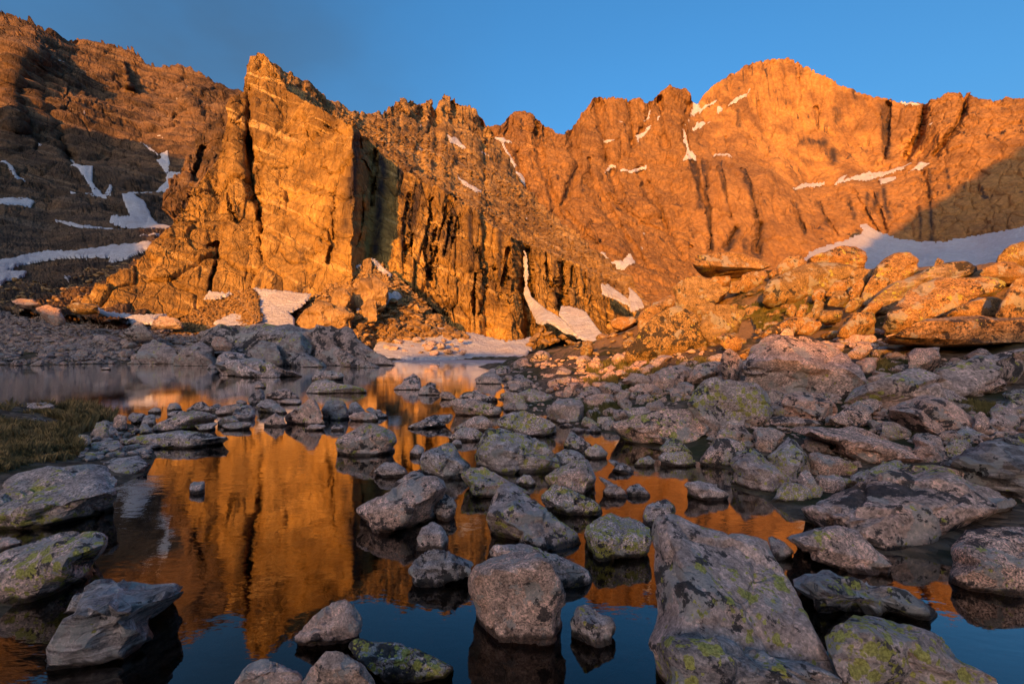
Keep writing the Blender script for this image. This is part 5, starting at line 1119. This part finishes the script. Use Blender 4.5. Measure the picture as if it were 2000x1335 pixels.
# --- hill top in sun
R('s', 'K', 33, (.05, .6, 0), 'huge table-like perched slab on the hill crest with a shadowed underside', "955,275 990,175 1200,165 1350,165 1410,200 1520,215 1565,260 1500,300 1420,305 1310,350 1200,345 1080,350 1000,300", "965,268 1150,272 1330,285 1440,292 1000,195 1340,190", hgt=.3, sink=0.0, rough=.3, under=True, facets=0)
R('t', 'K', 'g', (.0, .6, 0), 'pale block propping the table-like slab', "1090,375 1110,345 1240,335 1255,375 1180,402", hgt=.4)
R('b', 'K', 'g', (.1, .6, 0), 'tilted block under the right end of the table-like slab', "1320,400 1330,330 1500,295 1530,340 1420,395 1340,417", hgt=.4)
R('t', 'K', 'g', (.1, .6, 0), 'small wedge filling the gap under the table-like slab', "1240,440 1255,385 1320,380 1325,430 1270,445", hgt=.6)
R('b', 'K', 'g', (.1, .6, .1), 'big tilted sunlit boulder below the table-like slab', "800,430 900,360 1010,330 1140,385 1250,420 1230,470 1110,540 1010,615 930,590 860,510", "860,470 960,570 1080,480", hgt=.5)
R('b', 'K', 'g', (.2, .5, 0), 'broad golden dome of rock half crossed by the shadow line', "490,905 550,750 700,620 840,560 960,600 1010,640 1060,760 1100,830 900,860 650,890", "600,840 800,690 950,760", hgt=.5, p=22)
R('b', 'K', 'g', (.25, .5, .1), 'craggy sunlit boulder across a black cleft from the golden dome', "1020,600 1100,550 1280,560 1370,600 1330,680 1230,720 1130,800 1060,740", "1080,640 1230,650", hgt=.5)
R('s', 'K', 'g', (.0, .6, 0), 'flat wedge stone jutting like a shelf from the hill shoulder', "350,675 400,650 530,640 550,680 440,737 370,712", hgt=.35, sink=.05)
R('s', 'K', 'g', (.2, .5, .1), 'slanting ledge climbing to the big tilted boulder', "545,650 620,580 790,480 850,510 820,570 640,695 580,695", hgt=.3)
R('t', 'K', 'g', (.1, .5, 0), 'small bright cube of rock at the snow edge', "130,895 150,830 210,830 230,880 190,912", hgt=.8)
R('b', 'K', 'g', (.3, .6, 0), 'split golden boulder below the black cleft', "1130,800 1200,760 1330,800 1330,845 1250,870", hgt=.45)
R('s', 'P', 'g', (.1, .6, 0), 'flat golden slab lying along the hillside below the crest', "1494,645 1520,630 1554,619 1590,619 1596,630 1545,648 1506,653", hgt=.25)
R('b', 'L', 'g', (.4, .4, .1), 'mottled sunlit boulder right of the table-like slab', "60,225 110,180 210,160 245,200 230,245 110,265", hgt=.5)
R('b', 'L', 'g', (.3, .5, 0), 'humped crest boulder against the shadowed snowfield', "240,190 330,150 480,100 580,105 640,140 655,200 620,245 560,235 420,220 290,215", hgt=.4)
R('s', 'L', 'g', (.15, .55, 0), 'wide smooth sunlit whaleback on the upper hill', "-20,330 130,260 280,215 420,205 560,220 625,260 560,330 380,380 200,400 -20,430", hgt=.3, p=20)
R('b', 'L', 'g', (.3, .6, .1), 'round-topped orange crest boulder with a rusty flank', "640,340 700,240 760,180 830,145 930,150 990,190 970,235 1000,250 850,340 740,380 645,395", hgt=.5)
R('s', 'L', 'g', (.3, .45, .4), 'grooved sunlit slab sloping down from the crest', "720,440 800,350 900,310 1050,250 1150,210 1290,190 1390,240 1300,310 1000,350 900,400 760,450", hgt=.3)
R('b', 'L', 'g', (.45, .5, .1), 'big knobbly golden boulder leaning above the long thick slab', "795,545 870,450 930,370 1100,320 1300,310 1480,290 1560,330 1540,390 1450,440 1200,510 1000,570 850,595", "880,520 1150,420 1480,350", hgt=.4)
R('b', 'L', 'g', (.3, .5, 0), 'half-shaded rounded boulder below the knobbly golden one', "480,640 560,540 690,540 710,600 600,650 540,660", hgt=.4)
R('b', 'L', 'g', (.3, .6, 0), 'rusty crest boulder at the frame edge by the snowfield', "1500,170 1560,110 1669,70 1740,150 1600,225 1540,215", hgt=.5)
R('t', 'L', 'g', (.1, .6, 0), 'pyramid of lit stone in front of the smooth whaleback', "385,395 440,330 520,315 525,375 460,400", hgt=.6)
R('b', 'L', 'g', (.2, .5, 0), 'shadow-striped block between the rusty-flanked boulder and whaleback', "500,360 560,250 700,255 720,280 640,330 560,380", hgt=.5)
for t in ("290,430 300,390 350,375 400,410 370,440", "400,450 430,400 500,395 540,440 470,470", "510,500 540,450 600,435 630,460 560,510", "530,390 580,330 620,320 630,360 570,430", "330,560 400,520 480,520 490,555 380,580", "200,650 250,600 340,590 355,620 290,660", "70,690 110,640 165,640 170,680 110,700",
          "620,530 660,470 740,455 760,490 680,530", "250,560 300,510 360,500 340,560", "1090,215 1105,180 1150,200 1130,225", "0,280 50,250 110,260 60,300", "860,600 900,555 960,560 940,600", "120,520 160,480 190,510 170,550", "190,540 220,480 260,490 240,550", "290,520 310,450 370,470 330,540"):
    R('t', 'L', 'g', (.25, .5, 0), 'sunlit block jammed in the jumble below the hill crest', t, group='sunlit blocks in the jumble below the hill crest', hgt=.5)
# --- low outcrop on the far left shore
R('o', 'P', 60, (.25, .2, .15), 'long dark whaleback outcrop sloping into the lake at its right tip', "372,672 408,640 440,636 490,642 560,646 620,645 690,657 740,688 784,716 740,718 600,716 480,722 400,705", hgt=.22, p=26, sink=.15, thick=.3, dk=.25)
R('o', 'M', 'w', (.2, .05, .1), 'pale smooth dome at the waterline of the dark outcrop', "1000,532 1060,480 1180,410 1250,430 1340,490 1400,560 1300,592 1090,578", hgt=.45, p=22)
R('o', 'M', 'w', (.2, .0, .1), 'grey-green dome beside the pale one, split from it by a cleft', "1320,562 1400,470 1530,430 1640,470 1650,560 1600,607 1400,597", hgt=.5, p=22, dk=.1)
R('o', 'A', 'w', (.2, .15, .1), 'low tongue of outcrop ending in a thin ledge above the water', "95,170 110,90 200,20 400,80 560,110 700,200 1020,265 800,282 350,255 120,205", hgt=.3)
R('o', 'A', 56, (.3, .05, .1), 'slanted greenish slab leaning on the dark outcrop', "780,30 850,10 1000,60 1140,180 900,182 830,120", hgt=.4)
R('o', 'A', 53, (.2, .2, 0), 'boxy dark block on the flank of the outcrop', "1270,60 1340,20 1470,100 1440,160 1380,182 1300,130", hgt=.6)
R('o', 'A', 'w', (.15, .4, 0), 'triangular reddish slab with its base on the water under the outcrop', "1390,180 1480,110 1600,140 1730,182 1560,188", hgt=.3)
R('b', 'M', 58, (.05, .6, 0), 'pale pinkish boulder stranded on top of the outcrop', "1615,440 1640,375 1700,385 1780,430 1760,462 1650,462", hgt=.55)
R('b', 'M', 82, (.1, .3, 0), 'dark pointed boulder above the far shore gravel', "940,345 1050,265 1120,310 1170,360 1000,378", hgt=.5)
R('b', 'M', 84, (.0, .7, .1), 'reddish angular boulder on the shaded slope of the far shore', "260,165 350,140 460,170 475,230 430,258 330,220", hgt=.45)
R('b', 'M', 100, (.0, .7, 0), 'flat dark boulder at the top of the shaded slope by the scree', "80,115 130,90 250,95 300,140 180,147", hgt=.35)
R('b', 'M', 96, (.1, .4, 0), 'sun-rimmed flat boulder at the toe of the golden buttress', "490,152 560,125 750,135 760,160 700,182 560,177", hgt=.25)
R('b', 'M', 94, (.1, .4, 0), 'orange boulder catching light beside the toe snow strip', "1165,265 1230,225 1370,250 1400,290 1290,302 1170,302", hgt=.45)
R('b', 'M', 'w', (.1, .5, 0), 'whitish boulder standing above the gravel of the far shore', "120,548 190,485 260,500 330,550 220,575", hgt=.45)
G_FS = 'loose rocks along the far left shore'
for t in ("390,552 420,515 470,545 420,570", "230,598 300,560 350,575 290,605", "500,560 540,540 575,550 540,575", "75,590 120,560 180,575 130,605", "975,585 1030,550 1085,580 1030,592", "830,580 850,560 880,575 855,590", "640,580 680,565 720,580 680,592", "440,590 490,570 530,585 480,600", "1580,625 1620,590 1670,620 1625,632", "765,628 810,612 860,625 810,636", "10,530 40,500 80,525 40,545"):
    R('t', 'M', 'w', (.08, .4, 0), 'loose pale rock lying at the waterline of the far left shore', t, group=G_FS, hgt=.4)
R('o', 'U', 68, (.15, .3, .2), 'rounded summit hump of the dark outcrop below the cobble fan', "757,345 830,315 920,312 1000,330 1060,370 1000,425 850,415 780,385", hgt=.35, dk=.3)
R('o', 'U', 59, (.2, .2, .1), 'long dark ridge of outcrop running down to the ice', "1100,345 1200,330 1330,335 1420,380 1500,430 1568,472 1400,475 1250,430 1130,405", hgt=.3, dk=.3)
R('o', 'U', 57, (.15, .3, .1), 'stacked block in the middle of the dark outcrop', "1060,435 1110,350 1180,345 1220,400 1190,450 1100,462", hgt=.6, dk=.25)
R('o', 'U', 55, (.2, .2, .1), 'small knob left of the stacked block on the dark outcrop', "970,410 1020,370 1080,380 1100,445 1020,458", hgt=.6, dk=.2)
R('o', 'U', 52, (.2, .2, .1), 'sloping plate of outcrop just above the far waterline', "1110,445 1180,415 1260,450 1290,474 1180,477", hgt=.35, dk=.2)
# --- large blocks on the talus cone
R('b', 'N', 113, (.0, .5, 0), 'house-sized leaning block high on the talus cone', "610,1060 660,1010 720,990 780,1040 760,1075 690,1095 640,1105", hgt=.5, matl=M_TALUS, facets=9, rough=1.5)
R('b', 'N', 108, (.0, .4, 0), 'squarish block just below the house-sized leaning one', "655,1120 690,1080 725,1095 720,1145 670,1155", hgt=.7, matl=M_TALUS, facets=9, rough=1.5)
R('o', 'N', 102, (.0, .8, 0), 'rounded dark hump at the edge of the bright snow apron', "372,1180 420,1130 490,1092 540,1110 610,1120 640,1155 560,1195 480,1205 380,1215", hgt=.4, matl=M_TALUS, facets=9, rough=1.5)
R('b', 'N', 108, (.0, .5, 0), 'angular block next to the rounded hump on the cone', "525,1090 545,1050 590,1040 620,1075 590,1100", hgt=.6, matl=M_TALUS, facets=9, rough=1.5)
R('b', 'N', 128, (.0, .5, 0), 'upright block under the dark corner at the cone top', "660,965 665,925 690,915 705,945 690,990", hgt=.8, matl=M_TALUS, facets=9, rough=1.5)

# ------------------------------------------------------------------ loose stones
def unit_rock(seed, level):
    rs = np.random.default_rng(seed)
    k = rs.normal(size=(16, 3)); k /= np.linalg.norm(k, axis=1, keepdims=True)
    k *= np.array([1.0, 0.75, 0.55])
    B, f = rock_body(k, level, seed, 0.9, 0.0, 40.0, 3)
    B[:, 2] -= B[:, 2].min() * 0.75
    s = np.ptp(B[:, 0])
    return B / s, f
UNIT = [unit_rock(5000 + i, 3) for i in range(10)]
LOW = [unit_rock(6000 + i, 2) for i in range(10)]
UMESH = [mesh_data('stone', b, f) for b, f in UNIT]
for m in UMESH: m.materials.append(M_ROCK); m.set_sharp_from_angle(angle=math.radians(30))

UMESH3 = [m.copy() for m in UMESH]
for m in UMESH3: m.materials.clear(); m.materials.append(M_ROCK_SUN)
UMESH2 = [m.copy() for m in UMESH]
for m in UMESH2: m.materials.clear(); m.materials.append(M_TALUS)

def off_boulders(px, py, grow=0):
    free = np.ones(len(px), bool)
    for o in TRACED:
        x0, y0 = o.min(0) - grow; x1, y1 = o.max(0) + grow
        c = (px > x0) & (px < x1) & (py > y0) & (py < y1)
        if c.any(): free[c] &= ~poly_mask(px[c], py[c], o)
    return free

def sample_poly(poly, n, rs):
    poly = np.array(poly); lo, hi = poly.min(0), poly.max(0); out = np.zeros((0, 2))
    while len(out) < n:
        q = rs.uniform(lo, hi, (n * 2, 2)); out = np.concatenate([out, q[poly_mask(q[:, 0], q[:, 1], poly)]])
    return out[:n]

def yaw_tilt(rs, n):
    a = rs.uniform(0, 2 * np.pi, n); t = rs.normal(0, .22, n); u = rs.normal(0, .22, n)
    M = np.zeros((n, 3, 3)); ca_, sa_ = np.cos(a), np.sin(a)
    Rz = np.stack([np.stack([ca_, -sa_, 0 * a], -1), np.stack([sa_, ca_, 0 * a], -1), np.stack([0 * a, 0 * a, 1 + 0 * a], -1)], 1)
    Rx = np.stack([np.stack([1 + 0 * a, 0 * a, 0 * a], -1), np.stack([0 * a, np.cos(t), -np.sin(t)], -1), np.stack([0 * a, np.sin(t), np.cos(t)], -1)], 1)
    Ry = np.stack([np.stack([np.cos(u), 0 * a, np.sin(u)], -1), np.stack([0 * a, 1 + 0 * a, 0 * a], -1), np.stack([-np.sin(u), 0 * a, np.cos(u)], -1)], 1)
    return Rz @ Rx @ Ry

def stone_mass(name, pos, size, seed, mat, label, cat, color=(0, .4, 0, 0)):
    rs = np.random.default_rng(seed); n = len(pos); Rm = yaw_tilt(rs, n); V, F, off = [], [], 0
    for i in range(n):
        b, f = LOW[rs.integers(len(LOW))]
        V.append((b * size[i] * np.array([1, 1, rs.uniform(.7, 1.2)])) @ Rm[i].T + pos[i]); F.append(f + off); off += len(b)
    o = link(name, mesh_data(name, np.concatenate(V), np.concatenate(F), False), mat)
    o.color = color; o['grain'] = 1.0
    return tag(o, label, cat, kind='stuff')

def stone_singles(pos, size, seed, label, cat, group, colors, mat=None, name='stone'):
    rs = np.random.default_rng(seed); mats = yaw_tilt(rs, len(pos))
    from mathutils import Matrix
    for i in range(len(pos)):
        k = rs.integers(len(UMESH))
        me = (UMESH if mat is None else UMESH3 if mat is M_ROCK_SUN else UMESH2)[k]
        o = bpy.data.objects.new(name, me); COL.objects.link(o)
        M = Matrix(mats[i].tolist()).to_4x4()
        o.matrix_world = Matrix.Translation(pos[i]) @ M @ Matrix.Diagonal((size[i], size[i], size[i] * rs.uniform(.75, 1.2), 1))
        c = colors[rs.integers(len(colors))]; o.color = c; o['grain'] = 0.9
        tag(o, label, cat, group)
        p = pos[i]; SINGLES.append((o, 1000 + p[0] * FPX / p[1], HOR - (p[2] - CAMZ) * FPX / p[1], size[i] * FPX / p[1]))

def on_ground(q):
    d, ok = ground_hit(q[:, 0], q[:, 1]); P = unproject(q[:, 0], q[:, 1], d)
    P[:, 2] = G(P[:, 0], P[:, 1]); P[:, 2] -= hill_drop(P[:, 2]) * 0.8
    return P, d, ok

rs = np.random.default_rng(42)
PINKS = [(.1, .8, 0, .0), (.25, .5, .1, .1), (.05, .9, 0, .05), (.35, .3, .1, .15), (.15, .6, .2, .2)]
hill = pts('P', "985,800 960,745 1000,712 1060,690 1180,690 1330,668 1450,690 1600,650 1720,612 1900,600 2040,600 2040,1010 1900,900 1700,900 1560,960 1440,880 1300,860 1200,840 1100,850")
q = sample_poly(hill, 420, rs); q = q[off_boulders(q[:, 0], q[:, 1], 0)]
P, d, ok = on_ground(q); P, d = P[ok], d[ok]; P, d = P[:150], d[:150]
sz = rs.uniform(20, 48, len(P)) * d / FPX
stone_singles(P - np.array([0, 0, 1]) * (sz * .12)[:, None], sz, 1, 'pinkish-grey rock among the boulders of the shaded hillside', 'rock', 'rocks among the boulders of the shaded hillside', PINKS)
q = sample_poly(hill, 3600, rs); q = q[off_boulders(q[:, 0], q[:, 1], 0)]
P, d, ok = on_ground(q); P, d = P[ok], d[ok]; sz = (6 + 14 * rs.random(len(P)) ** 2) * d / FPX
stone_mass('rubble', P - np.array([0, 0, 1]) * (sz * .1)[:, None], sz, 2, M_ROCK, 'rubble filling the gaps between the shaded hillside boulders', 'rubble', (.15, .7, 0, .1))
top = pts('P', "1180,690 1330,668 1450,690 1600,650 1720,612 1900,600 2040,560 2040,470 1960,490 1860,505 1700,505 1540,500 1440,545 1330,560 1280,600 1200,640 1090,668")
q = sample_poly(top, 260, rs); q = q[off_boulders(q[:, 0], q[:, 1], 0)]
P, d, ok = on_ground(q); P, d = P[ok], d[ok]; P, d = P[:30], d[:30]
sz = rs.uniform(16, 42, len(P)) * d / FPX
stone_singles(P - np.array([0, 0, 1]) * (sz * .12)[:, None], sz, 3, 'sunlit rock scattered among the boulders of the hill top', 'rock', 'sunlit rocks scattered on the hill top', [(a, .7, c, .0) for a, b, c, e in PINKS], M_ROCK_SUN)
q = sample_poly(top, 450, rs); q = q[off_boulders(q[:, 0], q[:, 1], 0)]
P, d, ok = on_ground(q); P, d = P[ok], d[ok]; sz = (5 + 12 * rs.random(len(P)) ** 2) * d / FPX
stone_mass('rubble', P, sz, 4, M_ROCK_SUN, 'golden sunlit rubble between the hill top boulders', 'rubble', (.15, .6, 0, 0))
# far left shore
shore = pts('P', "0,712 0,640 120,655 240,650 300,660 380,668 420,690 250,708 120,711")
q = sample_poly(shore, 200, rs); q = q[off_boulders(q[:, 0], q[:, 1])]
P, d, ok = on_ground(q); P, d = P[ok], d[ok]; P, d = P[:80], d[:80]
sz = rs.uniform(12, 26, len(P)) * d / FPX
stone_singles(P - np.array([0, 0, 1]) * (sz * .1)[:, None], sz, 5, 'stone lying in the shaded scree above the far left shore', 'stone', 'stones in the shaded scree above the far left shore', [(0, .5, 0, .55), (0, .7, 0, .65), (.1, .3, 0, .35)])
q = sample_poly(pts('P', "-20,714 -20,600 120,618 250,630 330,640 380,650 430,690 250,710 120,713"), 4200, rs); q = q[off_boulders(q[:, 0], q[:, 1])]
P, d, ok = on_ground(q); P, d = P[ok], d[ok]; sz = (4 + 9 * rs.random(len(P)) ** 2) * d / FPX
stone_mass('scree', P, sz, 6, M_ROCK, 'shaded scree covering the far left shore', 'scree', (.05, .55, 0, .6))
# talus cone and cobble fan: stones sit on the built surface
def on_sheet(grid, n, rs, poly=None):
    PX, PY, P = grid; i = rs.integers(2, PX.shape[0] - 2, n * 3); j = rs.integers(1, PX.shape[1] - 1, n * 3)
    ok = np.ones(len(i), bool) if poly is None else poly_mask(PX[i, j], PY[i, j], poly)
    i, j = i[ok][:n], j[ok][:n]
    return P[i, j], PX[i, j], PY[i, j]
keep_off = [o[0] for o in cone_snow]
P, px, py = on_sheet(cone_grid, 360, rs, pts('P', "600,690 640,630 700,560 740,530 800,570 900,665 905,690 860,695 740,690 700,650 640,690"))
ok = off_boulders(px, py)
for s_ in keep_off: ok &= ~poly_mask(px, py, s_)
P = P[ok][:130]; sz = rs.uniform(8, 24, len(P)) * P[:, 1] / FPX
stone_singles(P, sz, 7, 'angular golden block lying on the talus cone', 'block', 'angular blocks on the talus cone', [(0, .45, 0, 0), (0, .6, 0, .15), (0, .3, 0, .1)], M_TALUS, 'talus_block')
P, px, py = on_sheet(cone_grid, 2600, rs); ok = off_boulders(px, py)
for s_ in keep_off: ok &= ~poly_mask(px, py, s_)
P = P[ok]; sz = (4 + 7 * rs.random(len(P)) ** 2) * P[:, 1] / FPX
stone_mass('talus', P, sz, 8, M_TALUS, 'small golden talus between the blocks of the cone', 'talus', (0, .5, 0, .05))
P, px, py = on_sheet(fan_grid, 2600, rs); sz = (3.5 + 5 * rs.random(len(P)) ** 2) * P[:, 1] / FPX
stone_mass('cobbles', P, sz, 9, M_RAMP, 'dark brown cobbles of the fan beside the bright snow apron', 'cobbles', (0, .6, 0, .25))
P, px, py = on_sheet(left_grid, 5000, rs, pts('P', "-20,608 -20,545 120,560 200,520 300,505 330,520 250,560 190,590 240,615")); sz = (4 + 9 * rs.random(len(P)) ** 2.5) * P[:, 1] / FPX
stone_mass('scree', P, sz, 10, M_TALUS, 'sunlit scree running down beside the golden buttress', 'scree', (0, .6, 0, .2))
P, px, py = on_sheet(ramp_grid, 3800, rs, pts('P', "560,170 640,215 740,240 900,290 960,330 1230,570 1120,540 940,460 760,330 680,260")); sz = (2.5 + 6 * rs.random(len(P)) ** 3) * P[:, 1] / FPX
stone_mass('talus', P, sz, 11, M_RAMP, 'blocky talus covering the ramp above the ribbed cliff', 'talus')
# dark blocks lying on the shaded snow slope by the lake
xy = np.array([(770, 686), (790, 690), (806, 678), (822, 692), (838, 684), (850, 694), (862, 680), (876, 690), (892, 684), (900, 668), (815, 668), (780, 672), (845, 672), (868, 668), (757, 682), (905, 692), (830, 676), (884, 675)], float)
P = unproject(xy[:, 0], xy[:, 1], 99.0 + (704 - xy[:, 1]) * 0.32); sz = rs.uniform(10, 24, len(P)) * 1.0 * P[:, 1] / FPX
stone_singles(P, sz, 12, 'dark block fallen onto the shaded snow slope by the lake', 'block', 'fallen blocks on the shaded snow slope', [(0, .4, 0, .3), (0, .5, 0, .2)], name='talus_block')
xy = np.array([(1042, 668), (1052, 660), (1063, 671), (1072, 655), (1085, 668), (1098, 662), (1060, 648), (1110, 671), (1036, 676), (1125, 674)], float)
P = unproject(xy[:, 0], xy[:, 1], 112.0 + (680 - xy[:, 1]) * 0.3); sz = rs.uniform(12, 26, len(P)) * P[:, 1] / FPX
stone_singles(P, sz, 15, 'x', 'block', 'blocks heaped at the foot of the snow tongue', [(0, .4, 0, 0)], M_TALUS, 'talus_block')
# stones on the lake bed and on the near bank
q = sample_poly(pts('P', "240,1335 100,1180 230,980 330,880 900,860 1300,880 1560,1020 1990,1300 1990,1335"), 900, rs); q = q[off_boulders(q[:, 0], q[:, 1], 0)]
dq = CAMZ * FPX / (q[:, 1] - HOR); P = unproject(q[:, 0], q[:, 1], dq); P[:, 2] = G(P[:, 0], P[:, 1])
sz = np.minimum(rs.uniform(.05, .3, len(P)), -P[:, 2] * 1.1); ok = sz > .04
stone_mass('lakebed_stones', P[ok], sz[ok], 13, M_ROCK, 'submerged dark stones on the bed of the near water', 'stones', (0, .5, .1, .5))
q = sample_poly(pts('P', "150,900 190,830 240,830 300,870 290,905 230,930"), 260, rs); q = q[off_boulders(q[:, 0], q[:, 1])]
P, d, ok = on_ground(q); P, d = P[ok], d[ok]; sz = rs.uniform(6, 22, len(P)) * d / FPX
stone_mass('gravel', P, sz, 14, M_ROCK, 'gravel between the bank grass and the water', 'gravel', (.4, .3, 0, .1))

# ------------------------------------------------------------------ grass and flowers
def blades(name, polys, n, hpx, mat, label, seed, wpx=1.6, lean=.5, avoid=True, density_h=None):
    rs = np.random.default_rng(seed); Q = np.concatenate([sample_poly(p, max(int(n * w), 10), rs) for p, w in polys])
    if avoid: Q = Q[off_boulders(Q[:, 0], Q[:, 1])]
    P, d, ok = on_ground(Q); P, d = P[ok], d[ok]; m = len(P)
    clump = 0.4 + 1.3 * np.clip(fbm(P * np.array([3.5, 3.5, 0]) , 2, seed) + .5, 0, 1)
    h = hpx * rs.uniform(.5, 1.2, m) * d / FPX * clump; w = wpx * d / FPX
    a = rs.uniform(0, 2 * np.pi, m); l = rs.uniform(.15, 1, m) * lean
    dirx, diry = np.cos(a), np.sin(a); sx = np.cos(a + 1.57) * w * .5; sy = np.sin(a + 1.57) * w * .5
    z0 = P[:, 2] - .03
    v = np.stack([np.stack([P[:, 0] - sx, P[:, 1] - sy, z0], -1), np.stack([P[:, 0] + sx, P[:, 1] + sy, z0], -1),
                  np.stack([P[:, 0] + sx * .7 + dirx * h * l * .4, P[:, 1] + sy * .7 + diry * h * l * .4, P[:, 2] + h * .65], -1),
                  np.stack([P[:, 0] + dirx * h * l, P[:, 1] + diry * h * l, P[:, 2] + h], -1)], 1)
    i = np.arange(m)[:, None] * 4
    f = np.concatenate([i + np.array([[0, 1, 2]]), i + np.array([[0, 2, 3]])])
    o = link(name, mesh_data(name, v.reshape(-1, 3), f, False), mat)
    return tag(o, label, 'grass', kind='stuff')
blades('grass', [(pts('M', "-40,960 200,950 420,960 560,930 690,940 860,1010 880,1060 720,1090 610,1120 420,1040 200,1000 -40,990"), .35), (pts('M', "-40,1060 200,1060 400,1080 560,1130 620,1200 640,1280 560,1340 300,1370 0,1450 -40,1500"), .65)], 34000, 14, M_GRASS, 'tussocks of dry brown grass on the near left bank', 31)
hp = [("1140,720 1190,700 1260,700 1300,720 1250,735 1180,740", .2), ("1130,745 1200,735 1210,750 1150,755", .1), ("1180,755 1240,745 1300,760 1240,775 1190,770", .15), ("1140,800 1210,795 1215,815 1160,825 1140,815", .2), ("1320,700 1380,690 1390,705 1330,715", .1), ("1690,690 1760,680 1800,700 1720,720", .15), ("1880,780 1960,790 1960,810 1880,800", .1)]
blades('grass', [(pts('P', t), w) for t, w in hp], 16000, 9, M_TURF, 'short dark green turf between the shaded hillside boulders', 33, 1.5)
hl = [("1220,690 1300,640 1310,660 1240,695", .2), ("1410,590 1500,575 1520,590 1430,605", .2), ("1470,605 1530,600 1520,620 1480,620", .25), ("1500,560 1600,560 1600,585 1500,590", .35)]
blades('grass', [(pts('P', t), w) for t, w in hl], 9000, 7, M_TURF, 'sunlit tufts of grass on the hill top', 34, 1.5)
fl = np.concatenate([sample_poly(pts('C', t), k, rs) for t, k in (("720,470 790,440 850,450 840,490 760,520", 26), ("930,480 1060,430 1070,470 950,515", 22), ("1390,260 1440,255 1450,290 1400,290", 10))] +
                    [sample_poly(pts('D', t), k, rs) for t, k in (("750,290 850,250 920,280 880,310 780,310", 26), ("850,20 980,0 1110,70 1060,80 900,30", 14))])
P, d, ok = on_ground(fl); P, d = P[ok], d[ok]
h = 7 * d / FPX; r_ = 1.5 * d / FPX; V, F = [], []
for i in range(len(P)):
    c = P[i] + np.array([0, 0, h[i] + .03]); k = len(V)
    for t in range(6): V.append(c + r_[i] * np.array([math.cos(t * 1.047), math.sin(t * 1.047), 0.35]))
    V.append(c); V.append(P[i] - [0, 0, .02]); V.append(P[i] + [r_[i] * .3, 0, -.02])
    for t in range(6): F.append([k + t, k + (t + 1) % 6, k + 6])
    F.append([k + 6, k + 7, k + 8])
tag(link('wildflowers', mesh_data('wildflowers', np.array(V), np.array(F), False), M_FLOWER), 'tiny yellow wildflowers in the hollows of the hillside', 'flowers', kind='stuff')

# ------------------------------------------------------------------ which one: name each loose rock by its size, tint and nearest landmark boulder
hx = np.array([h[1] for h in HEROES]); hy = np.array([h[2] for h in HEROES])
NOUN = {'stones in the row that crosses the lake': 'row stone', 'rocks half buried in the shaded slope': 'half-buried rock', 'sunlit blocks in the jumble below the hill crest': 'jammed block', 'loose rocks along the far left shore': 'waterline rock',
        'rocks among the boulders of the shaded hillside': 'hillside rock', 'sunlit rocks scattered on the hill top': 'hilltop rock', 'stones in the shaded scree above the far left shore': 'scree stone', 'angular blocks on the talus cone': 'talus block', 'fallen blocks on the shaded snow slope': 'snow-slope block', 'blocks heaped at the foot of the snow tongue': 'snow-foot block'}
for o, x, y, w in SINGLES:
    k, k2 = np.hypot(hx - x, (hy - y) * 1.5).argsort()[:2]
    c = o.color; size = 'large' if w > 34 else 'small' if w < 15 else 'mid-sized'
    tint = 'dark' if c[3] > .45 else 'lichened' if c[0] > .3 else 'pinkish' if c[1] > .55 else 'grey'
    if o['group'] in ('angular blocks on the talus cone', 'sunlit rocks scattered on the hill top'): tint = 'golden'
    lab = '%s %s %s between the %s and the %s' % (size, tint, NOUN[o['group']], HEROES[k][0], HEROES[k2][0])
    if len(lab.split()) > 16: lab = '%s %s %s beside the %s' % (size, tint, NOUN[o['group']], HEROES[k][0])
    o['label'] = lab
